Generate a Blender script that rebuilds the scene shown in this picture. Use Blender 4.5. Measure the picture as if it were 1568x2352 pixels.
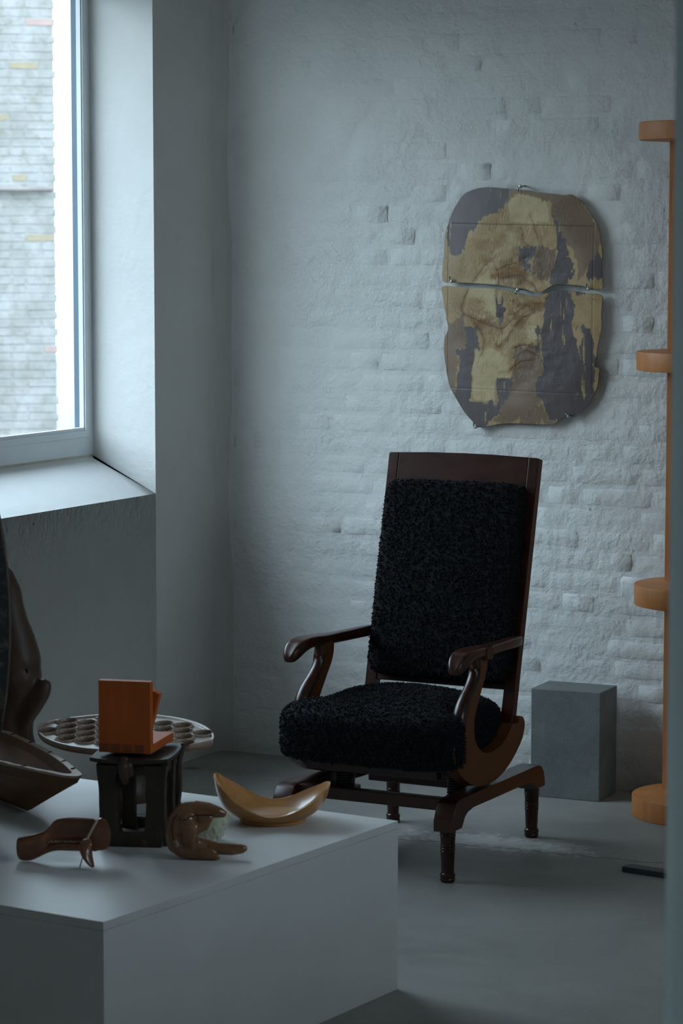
import bpy, bmesh, math, random
import numpy as np
from math import sin, cos, pi, radians, sqrt
from mathutils import Vector, Matrix, noise

random.seed(7)
for o in list(bpy.data.objects):
    bpy.data.objects.remove(o)
SC = bpy.context.scene
COL = SC.collection

# ------------------------------------------------------------------ camera
cam_d = bpy.data.cameras.new('camera')
cam = bpy.data.objects.new('camera', cam_d)
COL.objects.link(cam)
cam.location = (4.635, -7.999, 1.75)
cam.rotation_euler = (radians(90 - 5.852), 0, radians(27.6))
cam_d.sensor_fit = 'VERTICAL'
cam_d.sensor_height = 36.0
cam_d.sensor_width = 24.0
cam_d.lens = 36.0 * 6400 / 2352
cam_d.clip_start = 0.05
cam_d.clip_end = 200
cam_d.dof.use_dof = True
cam_d.dof.focus_distance = 7.9
cam_d.dof.aperture_fstop = 9.0
SC.camera = cam

# ------------------------------------------------------------------ sky (even overcast daylight)
world = bpy.data.worlds.new('overcast_sky')
SC.world = world
world.use_nodes = True
wn = world.node_tree
wn.nodes.clear()
w_out = wn.nodes.new('ShaderNodeOutputWorld')
w_bg = wn.nodes.new('ShaderNodeBackground')
w_tc = wn.nodes.new('ShaderNodeTexCoord')
w_sep = wn.nodes.new('ShaderNodeSeparateXYZ')
w_map = wn.nodes.new('ShaderNodeMapRange')
w_mix = wn.nodes.new('ShaderNodeMix')
w_mix.data_type = 'RGBA'
w_map.inputs['From Min'].default_value = 0.0
w_map.inputs['From Max'].default_value = 1.0
w_mix.inputs[6].default_value = (0.78, 0.93, 1.03, 1)
w_mix.inputs[7].default_value = (0.95, 1.20, 1.50, 1)
wn.links.new(w_tc.outputs['Generated'], w_sep.inputs[0])
wn.links.new(w_sep.outputs['Z'], w_map.inputs['Value'])
wn.links.new(w_map.outputs['Result'], w_mix.inputs[0])
wn.links.new(w_mix.outputs[2], w_bg.inputs['Color'])
w_bg.inputs['Strength'].default_value = 6.9
wn.links.new(w_bg.outputs[0], w_out.inputs['Surface'])

SC.view_settings.view_transform = 'Standard'
SC.view_settings.look = 'None'
SC.view_settings.gamma = 1.0
SC.view_settings.use_curve_mapping = False
SC.view_settings.exposure = 0.0
SC.cycles.max_bounces = 10
SC.cycles.diffuse_bounces = 6
SC.cycles.use_denoising = True


def portal(name, loc, rot, sx, sy):
    # lets the renderer sample the daylight that enters by the window
    d = bpy.data.lights.new(name, 'AREA')
    d.shape = 'RECTANGLE'
    d.size, d.size_y = sx, sy
    d.cycles.is_portal = True
    o = bpy.data.objects.new(name, d)
    o.location = loc
    o.rotation_euler = rot
    COL.objects.link(o)


portal('window_and_fill_daylight', (-0.305, -1.30, 1.76), (0, radians(-90), 0), 1.62, 1.86)
portal('window_and_fill_daylight.001', (-0.305, -7.9, 1.76), (0, radians(-90), 0), 1.62, 1.5)  # portal of the unseen window added to light the jamb
portal('window_and_fill_daylight.002', (4.20, -2.7, 1.90), (0, radians(90), 0), 0.6, 1.1)  # portal of the opening added for fill from the right


# ------------------------------------------------------------------ materials
class NT:
    def __init__(s, name):
        s.m = bpy.data.materials.new(name)
        s.m.use_nodes = True
        s.t = s.m.node_tree
        s.b = s.t.nodes['Principled BSDF']
        s.tc = s.t.nodes.new('ShaderNodeTexCoord')

    def n(s, kind, **kw):
        x = s.t.nodes.new('ShaderNode' + kind)
        for k, v in kw.items():
            setattr(x, k, v)
        return x

    def link(s, a, b):
        s.t.links.new(a, b)

    def mapping(s, scale=(1, 1, 1), rot=(0, 0, 0), loc=(0, 0, 0)):
        x = s.n('Mapping')
        x.inputs['Scale'].default_value = scale
        x.inputs['Rotation'].default_value = rot
        x.inputs['Location'].default_value = loc
        s.link(s.tc.outputs['Object'], x.inputs['Vector'])
        return x.outputs[0]

    def noise(s, vec, scale, detail=4, rough=0.55, dist=0.0):
        x = s.n('TexNoise')
        x.inputs['Scale'].default_value = scale
        x.inputs['Detail'].default_value = detail
        x.inputs['Roughness'].default_value = rough
        x.inputs['Distortion'].default_value = dist
        s.link(vec, x.inputs['Vector'])
        return x.outputs['Fac']

    def ramp(s, fac, stops):
        x = s.n('ValToRGB')
        cr = x.color_ramp
        while len(cr.elements) < len(stops):
            cr.elements.new(0.5)
        for e, (p, c) in zip(cr.elements, stops):
            e.position = p
            e.color = (c[0], c[1], c[2], 1) if isinstance(c, (tuple, list)) else (c, c, c, 1)
        s.link(fac, x.inputs[0])
        return x.outputs[0]

    def mix(s, fac, a, b, mode='MIX'):
        x = s.n('Mix')
        x.data_type = 'RGBA'
        x.blend_type = mode
        for sock, v in ((x.inputs[0], fac), (x.inputs[6], a), (x.inputs[7], b)):
            if hasattr(v, 'links'):
                s.link(v, sock)
            elif isinstance(v, (int, float)):
                sock.default_value = v
            else:
                sock.default_value = (v[0], v[1], v[2], 1)
        return x.outputs[2]

    def math(s, op, a, b=None, c=None):
        x = s.n('Math', operation=op)
        for i, v in enumerate((a, b, c)):
            if v is None:
                continue
            if hasattr(v, 'links'):
                s.link(v, x.inputs[i])
            else:
                x.inputs[i].default_value = v
        return x.outputs[0]

    def bump(s, h, strength=0.5, dist=0.002, prev=None):
        x = s.n('Bump')
        x.inputs['Strength'].default_value = strength
        x.inputs['Distance'].default_value = dist
        s.link(h, x.inputs['Height'])
        if prev is not None:
            s.link(prev, x.inputs['Normal'])
        return x.outputs[0]

    def out(s, color=None, rough=None, normal=None, spec=None, coat=None, metal=None):
        for key, v in (('Base Color', color), ('Roughness', rough), ('Normal', normal),
                       ('Specular IOR Level', spec), ('Coat Weight', coat), ('Metallic', metal)):
            if v is None:
                continue
            if hasattr(v, 'links'):
                s.link(v, s.b.inputs[key])
            elif isinstance(v, (int, float)):
                s.b.inputs[key].default_value = v
            else:
                s.b.inputs[key].default_value = (v[0], v[1], v[2], 1)
        return s.m


def mat_plain(name, c, rough=0.6, var=0.1, scale=12, spec=0.5, metal=0.0, bump=0.0):
    t = NT(name)
    v = t.mapping()
    f = t.noise(v, scale, 5)
    col = t.ramp(f, [(0.3, [x * (1 - var) for x in c]), (0.7, [min(1, x * (1 + var)) for x in c])])
    nrm = t.bump(t.noise(v, scale * 8, 5), bump, 0.001) if bump else None
    return t.out(col, rough, nrm, spec, metal=metal)


def mat_wood(name, dark, light, scale=(30, 30, 3), rough=0.35, coat=0.0, bump=0.15, spec=0.5, wear=None, det=6):
    t = NT(name)
    v = t.mapping(scale)
    f = t.noise(v, 1.0, det, 0.6, 0.8)
    big = t.noise(t.mapping((4, 4, 2)), 1.0, 3)
    col = t.ramp(f, [(0.3, dark), (0.7, light)])
    col = t.mix(t.math('MULTIPLY', big, 0.55), col, [x * 0.55 for x in dark])
    if wear:
        w = t.ramp(t.noise(t.mapping((9, 9, 9)), 1.0, 6, 0.7), [(0.56, 0.0), (0.66, 1.0)])
        col = t.mix(w, col, wear)
    r = t.ramp(f, [(0.2, rough * 0.85), (0.8, min(1, rough * 1.2))])
    return t.out(col, r, t.bump(f, bump, 0.0006), spec, coat)


def mat_wall(name, c, rubble=1.0, stain=True):
    t = NT(name)
    v = t.mapping()
    big = t.noise(v, 1.6, 4, 0.6)
    mid = t.noise(v, 9.0, 6, 0.62)
    col = t.ramp(big, [(0.3, [x * 0.90 for x in c]), (0.7, c)])
    col = t.mix(t.math('MULTIPLY', t.ramp(mid, [(0.45, 0.0), (0.75, 1.0)]), 0.12), col, (0.55, 0.50, 0.44))
    if stain:      # grime where the plaster meets the floor
        sep = t.n('SeparateXYZ')
        t.link(v, sep.inputs[0])
        hz = t.math('ADD', sep.outputs['Z'], t.math('MULTIPLY', mid, 0.16))
        g = t.ramp(hz, [(0.05, 1.0), (0.22, 0.0)])
        col = t.mix(t.math('MULTIPLY', g, 0.55), col, (0.30, 0.27, 0.22))
        sp = t.n('TexVoronoi')
        sp.inputs['Scale'].default_value = 7.0
        t.link(v, sp.inputs['Vector'])
        dots = t.ramp(sp.outputs['Distance'], [(0.025, 1.0), (0.045, 0.0)])
        pick = t.ramp(t.noise(v, 3.1, 2), [(0.52, 0.0), (0.56, 1.0)])
        col = t.mix(t.math('MULTIPLY', t.math('MULTIPLY', dots, pick), 0.7), col, (0.12, 0.10, 0.08))
    vo = t.n('TexVoronoi')
    vo.inputs['Scale'].default_value = 62
    t.link(t.mapping((1, 1, 1)), vo.inputs['Vector'])
    pits = t.ramp(vo.outputs['Distance'], [(0.0, 0.0), (0.35, 1.0)])
    lump = t.noise(v, 34.0, 7, 0.62)
    fine = t.noise(v, 150.0, 4, 0.6)
    region = t.ramp(t.noise(v, 3.5, 3), [(0.40, 0.25), (0.62, 1.0)])
    coarse = t.noise(v, 17.0, 3, 0.5)
    h = t.math('ADD', t.math('MULTIPLY', lump, region), t.math('MULTIPLY', fine, 0.10))
    h = t.math('ADD', h, t.math('MULTIPLY', pits, 0.08))
    h = t.math('ADD', h, t.math('MULTIPLY', coarse, 0.6))
    n1 = t.bump(h, min(1.0, 0.9 * rubble), 0.009)
    return t.out(col, 0.62, n1, 0.35)


M = {}
M['wall_white'] = mat_wall('painted_brick', (0.80, 0.80, 0.775), 1.0)
M['plaster'] = mat_wall('painted_plaster', (0.80, 0.79, 0.755), 0.28)
M['plaster_darkened'] = mat_wall('darkened_plaster', (0.66, 0.655, 0.63), 0.35)  # plaster colour darkened to hold down the overbright window reveal
M['ceiling'] = mat_plain('ceiling_paint', (0.7, 0.7, 0.7), 0.9, 0.05)
M['frame_white'] = mat_plain('white_window_lacquer', (0.72, 0.76, 0.78), 0.35, 0.04, 6)
M['return_shade'] = mat_plain('sash_return_shade', (0.12, 0.17, 0.22), 0.5, 0.08, 6)  # dark blue stands in for reflection and shade on the sash return
M['plinth'] = mat_plain('plinth_paint', (0.70, 0.70, 0.68), 0.42, 0.05, 3, bump=0.05)
M['jamb'] = mat_plain('jamb_paint', (0.74, 0.83, 0.83), 0.5, 0.06, 3)
M['mahogany'] = mat_wood('dark_mahogany', (0.022, 0.006, 0.004), (0.070, 0.018, 0.008), (8, 60, 8), 0.30, 0.0, 0.08, 0.42)
M['mahogany_panel'] = mat_wood('warm_mahogany', (0.085, 0.030, 0.010), (0.17, 0.055, 0.016), (40, 8, 40), 0.40, 0.0, 0.1, 0.3)
M['orange_wood'] = mat_wood('orange_lacquered_wood', (0.50, 0.095, 0.008), (0.64, 0.135, 0.014), (50, 50, 3), 0.55, 0.0, 0.05, det=3)
M['orange_wood_end'] = mat_wood('orange_end_grain', (0.26, 0.060, 0.014), (0.34, 0.085, 0.018), (60, 60, 60), 0.5, 0.0, 0.05)
M['shelf_wood'] = mat_wood('orange_shelf_wood', (0.48, 0.165, 0.040), (0.66, 0.26, 0.075), (30, 30, 4), 0.5, 0.0, 0.05)
M['stool_wood'] = mat_wood('blackened_wood', (0.020, 0.013, 0.009), (0.060, 0.042, 0.028), (40, 40, 6), 0.6, 0.0, 0.5, wear=(0.16, 0.09, 0.045))
def mat_mancala():
    t = NT('weathered_brown_wood')
    f = t.noise(t.mapping((6, 40, 40)), 1.0, 6, 0.6, 0.8)
    col = t.ramp(f, [(0.3, (0.13, 0.07, 0.04)), (0.7, (0.24, 0.14, 0.085))])
    a = t.n('VertexColor')
    a.layer_name = 'wear'
    w = t.math('MULTIPLY', a.outputs[0], t.ramp(t.noise(t.mapping(), 60, 5), [(0.3, 0.55), (0.6, 1.0)]))
    col = t.mix(w, col, (0.62, 0.55, 0.48))
    return t.out(col, 0.45, t.bump(f, 0.25, 0.0006), 0.5)


M['mancala_wood'] = mat_mancala()
M['trough_wood'] = mat_wood('trough_wood', (0.11, 0.044, 0.016), (0.24, 0.105, 0.038), (10, 10, 30), 0.5, 0.0, 0.3)
M['rim_and_highlight'] = mat_wood('pale_worn_rim_and_highlight', (0.40, 0.29, 0.22), (0.56, 0.44, 0.35), (10, 10, 30), 0.6, 0.0, 0.2)  # pale worn rim wood, also used for the painted blade highlight
M['carved_wood'] = mat_wood('polished_brown_wood', (0.15, 0.062, 0.024), (0.33, 0.155, 0.065), (18, 18, 30), 0.24, 0.35, 0.15)
M['pod_wood'] = mat_wood('reddish_brown_wood', (0.14, 0.045, 0.018), (0.27, 0.10, 0.040), (14, 40, 40), 0.30, 0.2, 0.2)
M['bowl_wood'] = mat_wood('honey_turned_wood', (0.50, 0.19, 0.045), (0.72, 0.38, 0.12), (4, 22, 22), 0.30, 0.25, 0.08)
M['figure_wood'] = mat_wood('dark_aged_wood', (0.040, 0.023, 0.014), (0.11, 0.058, 0.032), (12, 12, 5), 0.5, 0.0, 0.35)
M['slab_dark'] = mat_wood('blackened_slab', (0.020, 0.024, 0.026), (0.055, 0.060, 0.062), (16, 16, 6), 0.7, 0.0, 0.4, wear=(0.14, 0.12, 0.10))
M['slab_edge'] = mat_plain('slab_edge_wood', (0.11, 0.08, 0.055), 0.7, 0.2, 30)
M['black_line'] = mat_plain('dark_crack', (0.012, 0.008, 0.006), 0.8, 0.1)
M['serration'] = mat_plain('bone_toned_teeth', (0.26, 0.19, 0.13), 0.6, 0.3, 120)
M['metal'] = mat_plain('aged_zinc', (0.42, 0.43, 0.40), 0.35, 0.15, 90, metal=0.8)
M['spring'] = mat_plain('black_spring_steel', (0.02, 0.02, 0.022), 0.4, 0.1, metal=0.6)
M['strip'] = mat_plain('black_strip', (0.035, 0.04, 0.043), 0.45, 0.15)
M['ground'] = mat_plain('courtyard_paving', (0.14, 0.14, 0.135), 0.9, 0.15, 2)
M['pipe'] = mat_plain('rusty_grey_pipe', (0.13, 0.11, 0.10), 0.7, 0.3, 5)


def mat_wool():
    t = NT('black_sheepskin')
    f = t.noise(t.mapping(), 60, 4)
    col = t.ramp(f, [(0.3, (0.0022, 0.0022, 0.003)), (0.7, (0.007, 0.0075, 0.011))])
    m = t.out(col, 0.85, None, 0.25)
    t.b.inputs['Sheen Weight'].default_value = 0.04
    t.b.inputs['Sheen Roughness'].default_value = 0.4
    return m


M['wool'] = mat_wool()


def mat_floor():
    t = NT('worn_concrete')
    v = t.mapping()
    big = t.noise(v, 1.1, 5, 0.6)
    mid = t.noise(t.mapping((6, 14, 6)), 1.0, 7, 0.65)
    fine = t.noise(v, 90, 5, 0.7)
    col = t.ramp(big, [(0.3, (0.18, 0.174, 0.158)), (0.7, (0.33, 0.32, 0.29))])
    col = t.mix(t.math('MULTIPLY', t.ramp(mid, [(0.4, 0.0), (0.75, 1.0)]), 0.35), col, (0.36, 0.345, 0.31))
    col = t.mix(t.math('MULTIPLY', t.ramp(fine, [(0.5, 0.0), (0.8, 1.0)]), 0.3), col, (0.11, 0.105, 0.09))
    sep = t.n('SeparateXYZ')
    t.link(v, sep.inputs[0])
    X, Y = sep.outputs['X'], sep.outputs['Y']

    def spot(cx, cy, rx, ry, lo, hi, nscale=14, namt=0.9):
        dx = t.math('DIVIDE', t.math('SUBTRACT', X, cx), rx)
        dy = t.math('DIVIDE', t.math('SUBTRACT', Y, cy), ry)
        d = t.math('SQRT', t.math('ADD', t.math('MULTIPLY', dx, dx), t.math('MULTIPLY', dy, dy)))
        d = t.math('ADD', d, t.math('MULTIPLY', t.math('SUBTRACT', t.noise(v, nscale, 6, 0.7), 0.5), namt * 2))
        return t.ramp(d, [(lo, 1.0), (hi, 0.0)])
    # flaked pale patch between the rear chair legs
    col = t.mix(t.math('MULTIPLY', spot(1.40, -0.86, 0.40, 0.13, 0.3, 0.8, 26, 1.1), 0.85), col, (0.66, 0.66, 0.63))
    # dark oil spots by the corner
    col = t.mix(spot(0.075, -0.328, 0.035, 0.03, 0.6, 0.9, 40, 0.4), col, (0.05, 0.045, 0.04))
    col = t.mix(t.math('MULTIPLY', spot(0.20, -0.30, 0.22, 0.10, 0.2, 1.0, 30, 1.2), 0.4), col, (0.13, 0.12, 0.10))
    col = t.mix(t.math('MULTIPLY', spot(0.06, -0.55, 0.12, 0.45, 0.2, 1.0, 20, 1.2), 0.3), col, (0.13, 0.12, 0.10))
    # paint flecks
    vo = t.n('TexVoronoi')
    vo.inputs['Scale'].default_value = 13
    t.link(t.mapping((1, 2.2, 1)), vo.inputs['Vector'])
    fl = t.ramp(t.math('ADD', vo.outputs['Distance'], t.math('MULTIPLY', fine, 0.10)), [(0.085, 1.0), (0.12, 0.0)])
    col = t.mix(t.math('MULTIPLY', fl, 0.45), col, (0.62, 0.62, 0.58))
    # long crack crossing the floor behind the chair
    wob = t.noise(t.mapping((9, 0, 0)), 1.0, 6, 0.7)
    path = t.math('ADD', t.math('MULTIPLY', wob, 0.11), t.math('MULTIPLY_ADD', X, 0.075, -1.09))
    dc = t.math('ABSOLUTE', t.math('SUBTRACT', Y, path))
    crack = t.ramp(dc, [(0.0022, 1.0), (0.0048, 0.0)])
    col = t.mix(t.math('MULTIPLY', crack, 0.75), col, (0.04, 0.04, 0.035))
    h = t.math('SUBTRACT', t.math('ADD', t.math('MULTIPLY', mid, 0.6), t.math('MULTIPLY', fine, 0.35)), crack)
    r = t.ramp(mid, [(0.3, 0.42), (0.7, 0.62)])
    return t.out(col, r, t.bump(h, 0.35, 0.003), 0.4)


M['floor'] = mat_floor()


def mat_concrete():
    t = NT('cast_concrete')
    v = t.mapping()
    big = t.noise(v, 9, 5, 0.6)
    fine = t.noise(v, 160, 5, 0.75)
    col = t.ramp(big, [(0.3, (0.135, 0.145, 0.14)), (0.7, (0.21, 0.225, 0.215))])
    col = t.mix(t.math('MULTIPLY', t.ramp(fine, [(0.52, 0.0), (0.75, 1.0)]), 0.5), col, (0.32, 0.31, 0.29))
    vo = t.n('TexVoronoi')
    vo.inputs['Scale'].default_value = 60
    t.link(v, vo.inputs['Vector'])
    pit = t.ramp(vo.outputs['Distance'], [(0.06, 1.0), (0.14, 0.0)])
    col = t.mix(t.math('MULTIPLY', pit, 0.5), col, (0.06, 0.06, 0.06))
    h = t.math('SUBTRACT', fine, pit)
    return t.out(col, 0.75, t.bump(h, 0.35, 0.0015), 0.4)


M['concrete'] = mat_concrete()


def mat_glass_pane():
    m = bpy.data.materials.new('window_glass')
    m.use_nodes = True
    t = m.node_tree
    t.nodes.clear()
    o = t.nodes.new('ShaderNodeOutputMaterial')
    mx = t.nodes.new('ShaderNodeMixShader')
    tr = t.nodes.new('ShaderNodeBsdfTransparent')
    tr.inputs[0].default_value = (0.95, 0.98, 0.98, 1)
    gl = t.nodes.new('ShaderNodeBsdfGlossy')
    gl.inputs['Roughness'].default_value = 0.02
    fr = t.nodes.new('ShaderNodeFresnel')
    fr.inputs[0].default_value = 1.45
    geo = t.nodes.new('ShaderNodeNewGeometry')
    inv = t.nodes.new('ShaderNodeMath')
    inv.operation = 'SUBTRACT'
    inv.inputs[0].default_value = 1.0
    mul = t.nodes.new('ShaderNodeMath')
    mul.operation = 'MULTIPLY'
    t.links.new(geo.outputs['Backfacing'], inv.inputs[1])
    t.links.new(inv.outputs[0], mul.inputs[0])
    t.links.new(fr.outputs[0], mul.inputs[1])
    t.links.new(mul.outputs[0], mx.inputs[0])
    t.links.new(tr.outputs[0], mx.inputs[1])
    t.links.new(gl.outputs[0], mx.inputs[2])
    t.links.new(mx.outputs[0], o.inputs[0])
    return m


M['glass'] = mat_glass_pane()


def mat_pressed_glass():
    t = NT('milky_pressed_glass')
    t.b.inputs['Base Color'].default_value = (0.84, 0.84, 0.68, 1)
    t.b.inputs['Transmission Weight'].default_value = 0.45
    t.b.inputs['Roughness'].default_value = 0.12
    t.b.inputs['Subsurface Weight'].default_value = 0.25
    t.b.inputs['Subsurface Radius'].default_value = (0.01, 0.01, 0.008)
    return t.m


M['pressed_glass'] = mat_pressed_glass()


def mat_facade(name, tint=None):
    t = NT(name)
    v = t.mapping()
    f = t.noise(v, 3.0, 6, 0.65)
    g = t.noise(v, 11.0, 6, 0.7)
    if tint:
        col = t.ramp(g, [(0.3, tint), (0.8, [min(1, x * 1.3) for x in tint])])
    else:
        col = t.ramp(f, [(0.38, (0.17, 0.165, 0.15)), (0.60, (0.24, 0.23, 0.22))])
        col = t.mix(t.math('MULTIPLY', t.ramp(g, [(0.5, 0.0), (0.66, 1.0)]), 0.55), col, (0.13, 0.12, 0.09))
    return t.out(col, 0.9, t.bump(g, 0.6, 0.01), 0.2)


M['facade'] = mat_facade('flaking_whitewash')
M['facade_red'] = mat_facade('bare_red_brick', (0.235, 0.165, 0.145))
M['facade_tan'] = mat_facade('bare_tan_brick', (0.19, 0.155, 0.105))


# ------------------------------------------------------------------ mesh helpers
def link(o, parent=None):
    COL.objects.link(o)
    if parent is not None:
        o.parent = parent
    return o


def tag(o, label=None, cat=None, group=None, kind=None):
    if label:
        o['label'] = label
    if cat:
        o['category'] = cat
    if group:
        o['group'] = group
    if kind:
        o['kind'] = kind
    return o


def empty(name, loc=(0, 0, 0), rz=0.0, label=None, cat=None, group=None):
    o = bpy.data.objects.new(name, None)
    o.empty_display_size = 0.1
    o.location = loc
    o.rotation_euler = (0, 0, rz)
    link(o)
    return tag(o, label, cat, group)


def meshobj(name, verts, faces, mat, parent=None, smooth=False, autos=None):
    me = bpy.data.meshes.new(name)
    me.from_pydata([tuple(v) for v in verts], [], faces)
    me.update()
    return finish(name, me, mat, parent, smooth, autos)


def finish(name, me, mat, parent=None, smooth=False, autos=None):
    me.materials.append(mat)
    if smooth:
        me.polygons.foreach_set('use_smooth', [True] * len(me.polygons))
    o = bpy.data.objects.new(name, me)
    link(o, parent)
    if autos:
        sharp_by_angle(me, radians(autos))
    return o


def sharp_by_angle(me, ang):
    bm = bmesh.new()
    bm.from_mesh(me)
    for e in bm.edges:
        if len(e.link_faces) == 2:
            e.smooth = e.calc_face_angle(0) < ang
    for f in bm.faces:
        f.smooth = True
    bm.to_mesh(me)
    bm.free()


def bmobj(name, bm, mat, parent=None, autos=20):
    bmesh.ops.recalc_face_normals(bm, faces=bm.faces)
    me = bpy.data.meshes.new(name)
    bm.to_mesh(me)
    bm.free()
    return finish(name, me, mat, parent, True, autos)


def bm_box(bm, c, s, mtx=None):
    r = bmesh.ops.create_cube(bm, size=1.0)
    for v in r['verts']:
        v.co = Vector((v.co.x * s[0] + c[0], v.co.y * s[1] + c[1], v.co.z * s[2] + c[2]))
        if mtx is not None:
            v.co = mtx @ v.co
    return r['verts']


def bevel_all(bm, w, seg=2, ang=30):
    ed = [e for e in bm.edges if len(e.link_faces) == 2 and e.calc_face_angle(0) > radians(ang)]
    if ed and w > 0:
        bmesh.ops.bevel(bm, geom=ed, offset=w, segments=seg, affect='EDGES', profile=0.5, clamp_overlap=True)


def box(name, c, s, mat, parent=None, bev=0.002, rot=None, seg=2):
    bm = bmesh.new()
    bm_box(bm, (0, 0, 0), s)
    bevel_all(bm, bev, seg)
    m = Matrix.Translation(c)
    if rot is not None:
        m = m @ rot
    bm.transform(m)
    return bmobj(name, bm, mat, parent)


def smooth_closed(pts, n=3):
    """Catmull-Rom resampling of a closed outline."""
    out = []
    L = len(pts)
    for i in range(L):
        p0, p1, p2, p3 = (Vector(pts[(i + k) % L]) for k in (-1, 0, 1, 2))
        for j in range(n):
            t = j / n
            out.append(0.5 * ((2 * p1) + (-p0 + p2) * t + (2 * p0 - 5 * p1 + 4 * p2 - p3) * t * t + (-p0 + 3 * p1 - 3 * p2 + p3) * t ** 3))
    return out


def smooth_open(pts, n=6):
    out = []
    P = [Vector(p) for p in pts]
    P = [P[0] * 2 - P[1]] + P + [P[-1] * 2 - P[-2]]
    for i in range(1, len(P) - 2):
        p0, p1, p2, p3 = P[i - 1:i + 3]
        for j in range(n):
            t = j / n
            out.append(0.5 * ((2 * p1) + (-p0 + p2) * t + (2 * p0 - 5 * p1 + 4 * p2 - p3) * t * t + (-p0 + 3 * p1 - 3 * p2 + p3) * t ** 3))
    out.append(P[-2])
    return out


def prism(name, outline, thick, mtx, mat, parent=None, bev=0.002, seg=2):
    """outline in (a,b) -> extruded along the third axis, centred, then mtx."""
    bm = bmesh.new()
    a = [bm.verts.new((p[0], p[1], -thick / 2)) for p in outline]
    b = [bm.verts.new((p[0], p[1], thick / 2)) for p in outline]
    n = len(outline)
    fa = bm.faces.new(a)
    fb = bm.faces.new(list(reversed(b)))
    for i in range(n):
        bm.faces.new((a[i], b[i], b[(i + 1) % n], a[(i + 1) % n]))
    if bev > 0:
        ring = [e for e in bm.edges if fa in e.link_faces or fb in e.link_faces]
        bmesh.ops.bevel(bm, geom=ring, offset=bev, segments=seg, affect='EDGES', profile=0.5, clamp_overlap=True)
    bmesh.ops.triangulate(bm, faces=[f for f in bm.faces if len(f.verts) > 4])
    bm.transform(mtx)
    return bmobj(name, bm, mat, parent, 22)


def lathe(name, prof, mat, parent=None, mtx=None, seg=32, autos=40, cap=True):
    vs, fs = [], []
    for (r, z) in prof:
        for k in range(seg):
            a = 2 * pi * k / seg
            vs.append(Vector((r * cos(a), r * sin(a), z)))
    for i in range(len(prof) - 1):
        for k in range(seg):
            k2 = (k + 1) % seg
            fs.append((i * seg + k, i * seg + k2, (i + 1) * seg + k2, (i + 1) * seg + k))
    if cap:
        fs.append(tuple(reversed(range(seg))))
        fs.append(tuple((len(prof) - 1) * seg + k for k in range(seg)))
    if mtx is not None:
        vs = [mtx @ v for v in vs]
    return meshobj(name, vs, fs, mat, parent, True, autos)


def frame_at(d, up=Vector((0, 0, 1))):
    d = d.normalized()
    if abs(d.dot(up)) > 0.98:
        up = Vector((1, 0, 0))
    s = d.cross(up).normalized()
    return s, s.cross(d).normalized()


def tube_data(path, radii, seg=10, flat=None):
    """returns verts, faces of a capped tube; flat = (a,b) multipliers on side/up radius"""
    P = [Vector(p) for p in path]
    vs, fs = [], []
    n = len(P)
    up = Vector((0, 0, 1))
    for i, p in enumerate(P):
        d = (P[min(i + 1, n - 1)] - P[max(i - 1, 0)])
        s, u = frame_at(d, up)
        r = radii[i] if hasattr(radii, '__len__') else radii
        ra, rb = (r, r) if not hasattr(r, '__len__') else r
        for k in range(seg):
            a = 2 * pi * k / seg
            vs.append(p + s * (ra * cos(a)) + u * (rb * sin(a)))
    for i in range(n - 1):
        for k in range(seg):
            k2 = (k + 1) % seg
            fs.append((i * seg + k, i * seg + k2, (i + 1) * seg + k2, (i + 1) * seg + k))
    fs.append(tuple(reversed(range(seg))))
    fs.append(tuple((n - 1) * seg + k for k in range(seg)))
    return vs, fs


def tube(name, path, radii, mat, parent=None, seg=10):
    v, f = tube_data(path, radii, seg)
    return meshobj(name, v, f, mat, parent, True, 60)


def blob(name, strokes, mat, parent=None, voxel=0.003, smooth=6, extra=None):
    """one continuous body grown from overlapping balls along strokes [(point, radius[, squash vec])...]"""
    bm = bmesh.new()
    for st in strokes:
        for i in range(len(st)):
            p, r = Vector(st[i][0]), st[i][1]
            if i + 1 < len(st):
                q, r2 = Vector(st[i + 1][0]), st[i + 1][1]
                steps = max(1, int((q - p).length / (0.3 * min(r, r2))))
            else:
                q, r2, steps = p, r, 1
            for k in range(steps):
                t = k / steps
                bmesh.ops.create_icosphere(bm, subdivisions=2, radius=r + (r2 - r) * t,
                                           matrix=Matrix.Translation(p.lerp(q, t)))
    if extra:
        extra(bm)
    me = bpy.data.meshes.new(name)
    bm.to_mesh(me)
    bm.free()
    tmp = bpy.data.objects.new('blob_source', me)
    COL.objects.link(tmp)
    r = tmp.modifiers.new('r', 'REMESH')
    r.mode = 'VOXEL'
    r.voxel_size = voxel
    s = tmp.modifiers.new('s', 'SMOOTH')
    s.iterations = smooth
    s.factor = 0.6
    dg = bpy.context.evaluated_depsgraph_get()
    dg.update()
    new = bpy.data.meshes.new_from_object(tmp.evaluated_get(dg))
    bpy.data.objects.remove(tmp)
    bpy.data.meshes.remove(me)
    new.name = name
    return finish(name, new, mat, parent, True)
# ------------------------------------------------------------------ the setting
def structure(o):
    o['kind'] = 'structure'
    return o


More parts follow.
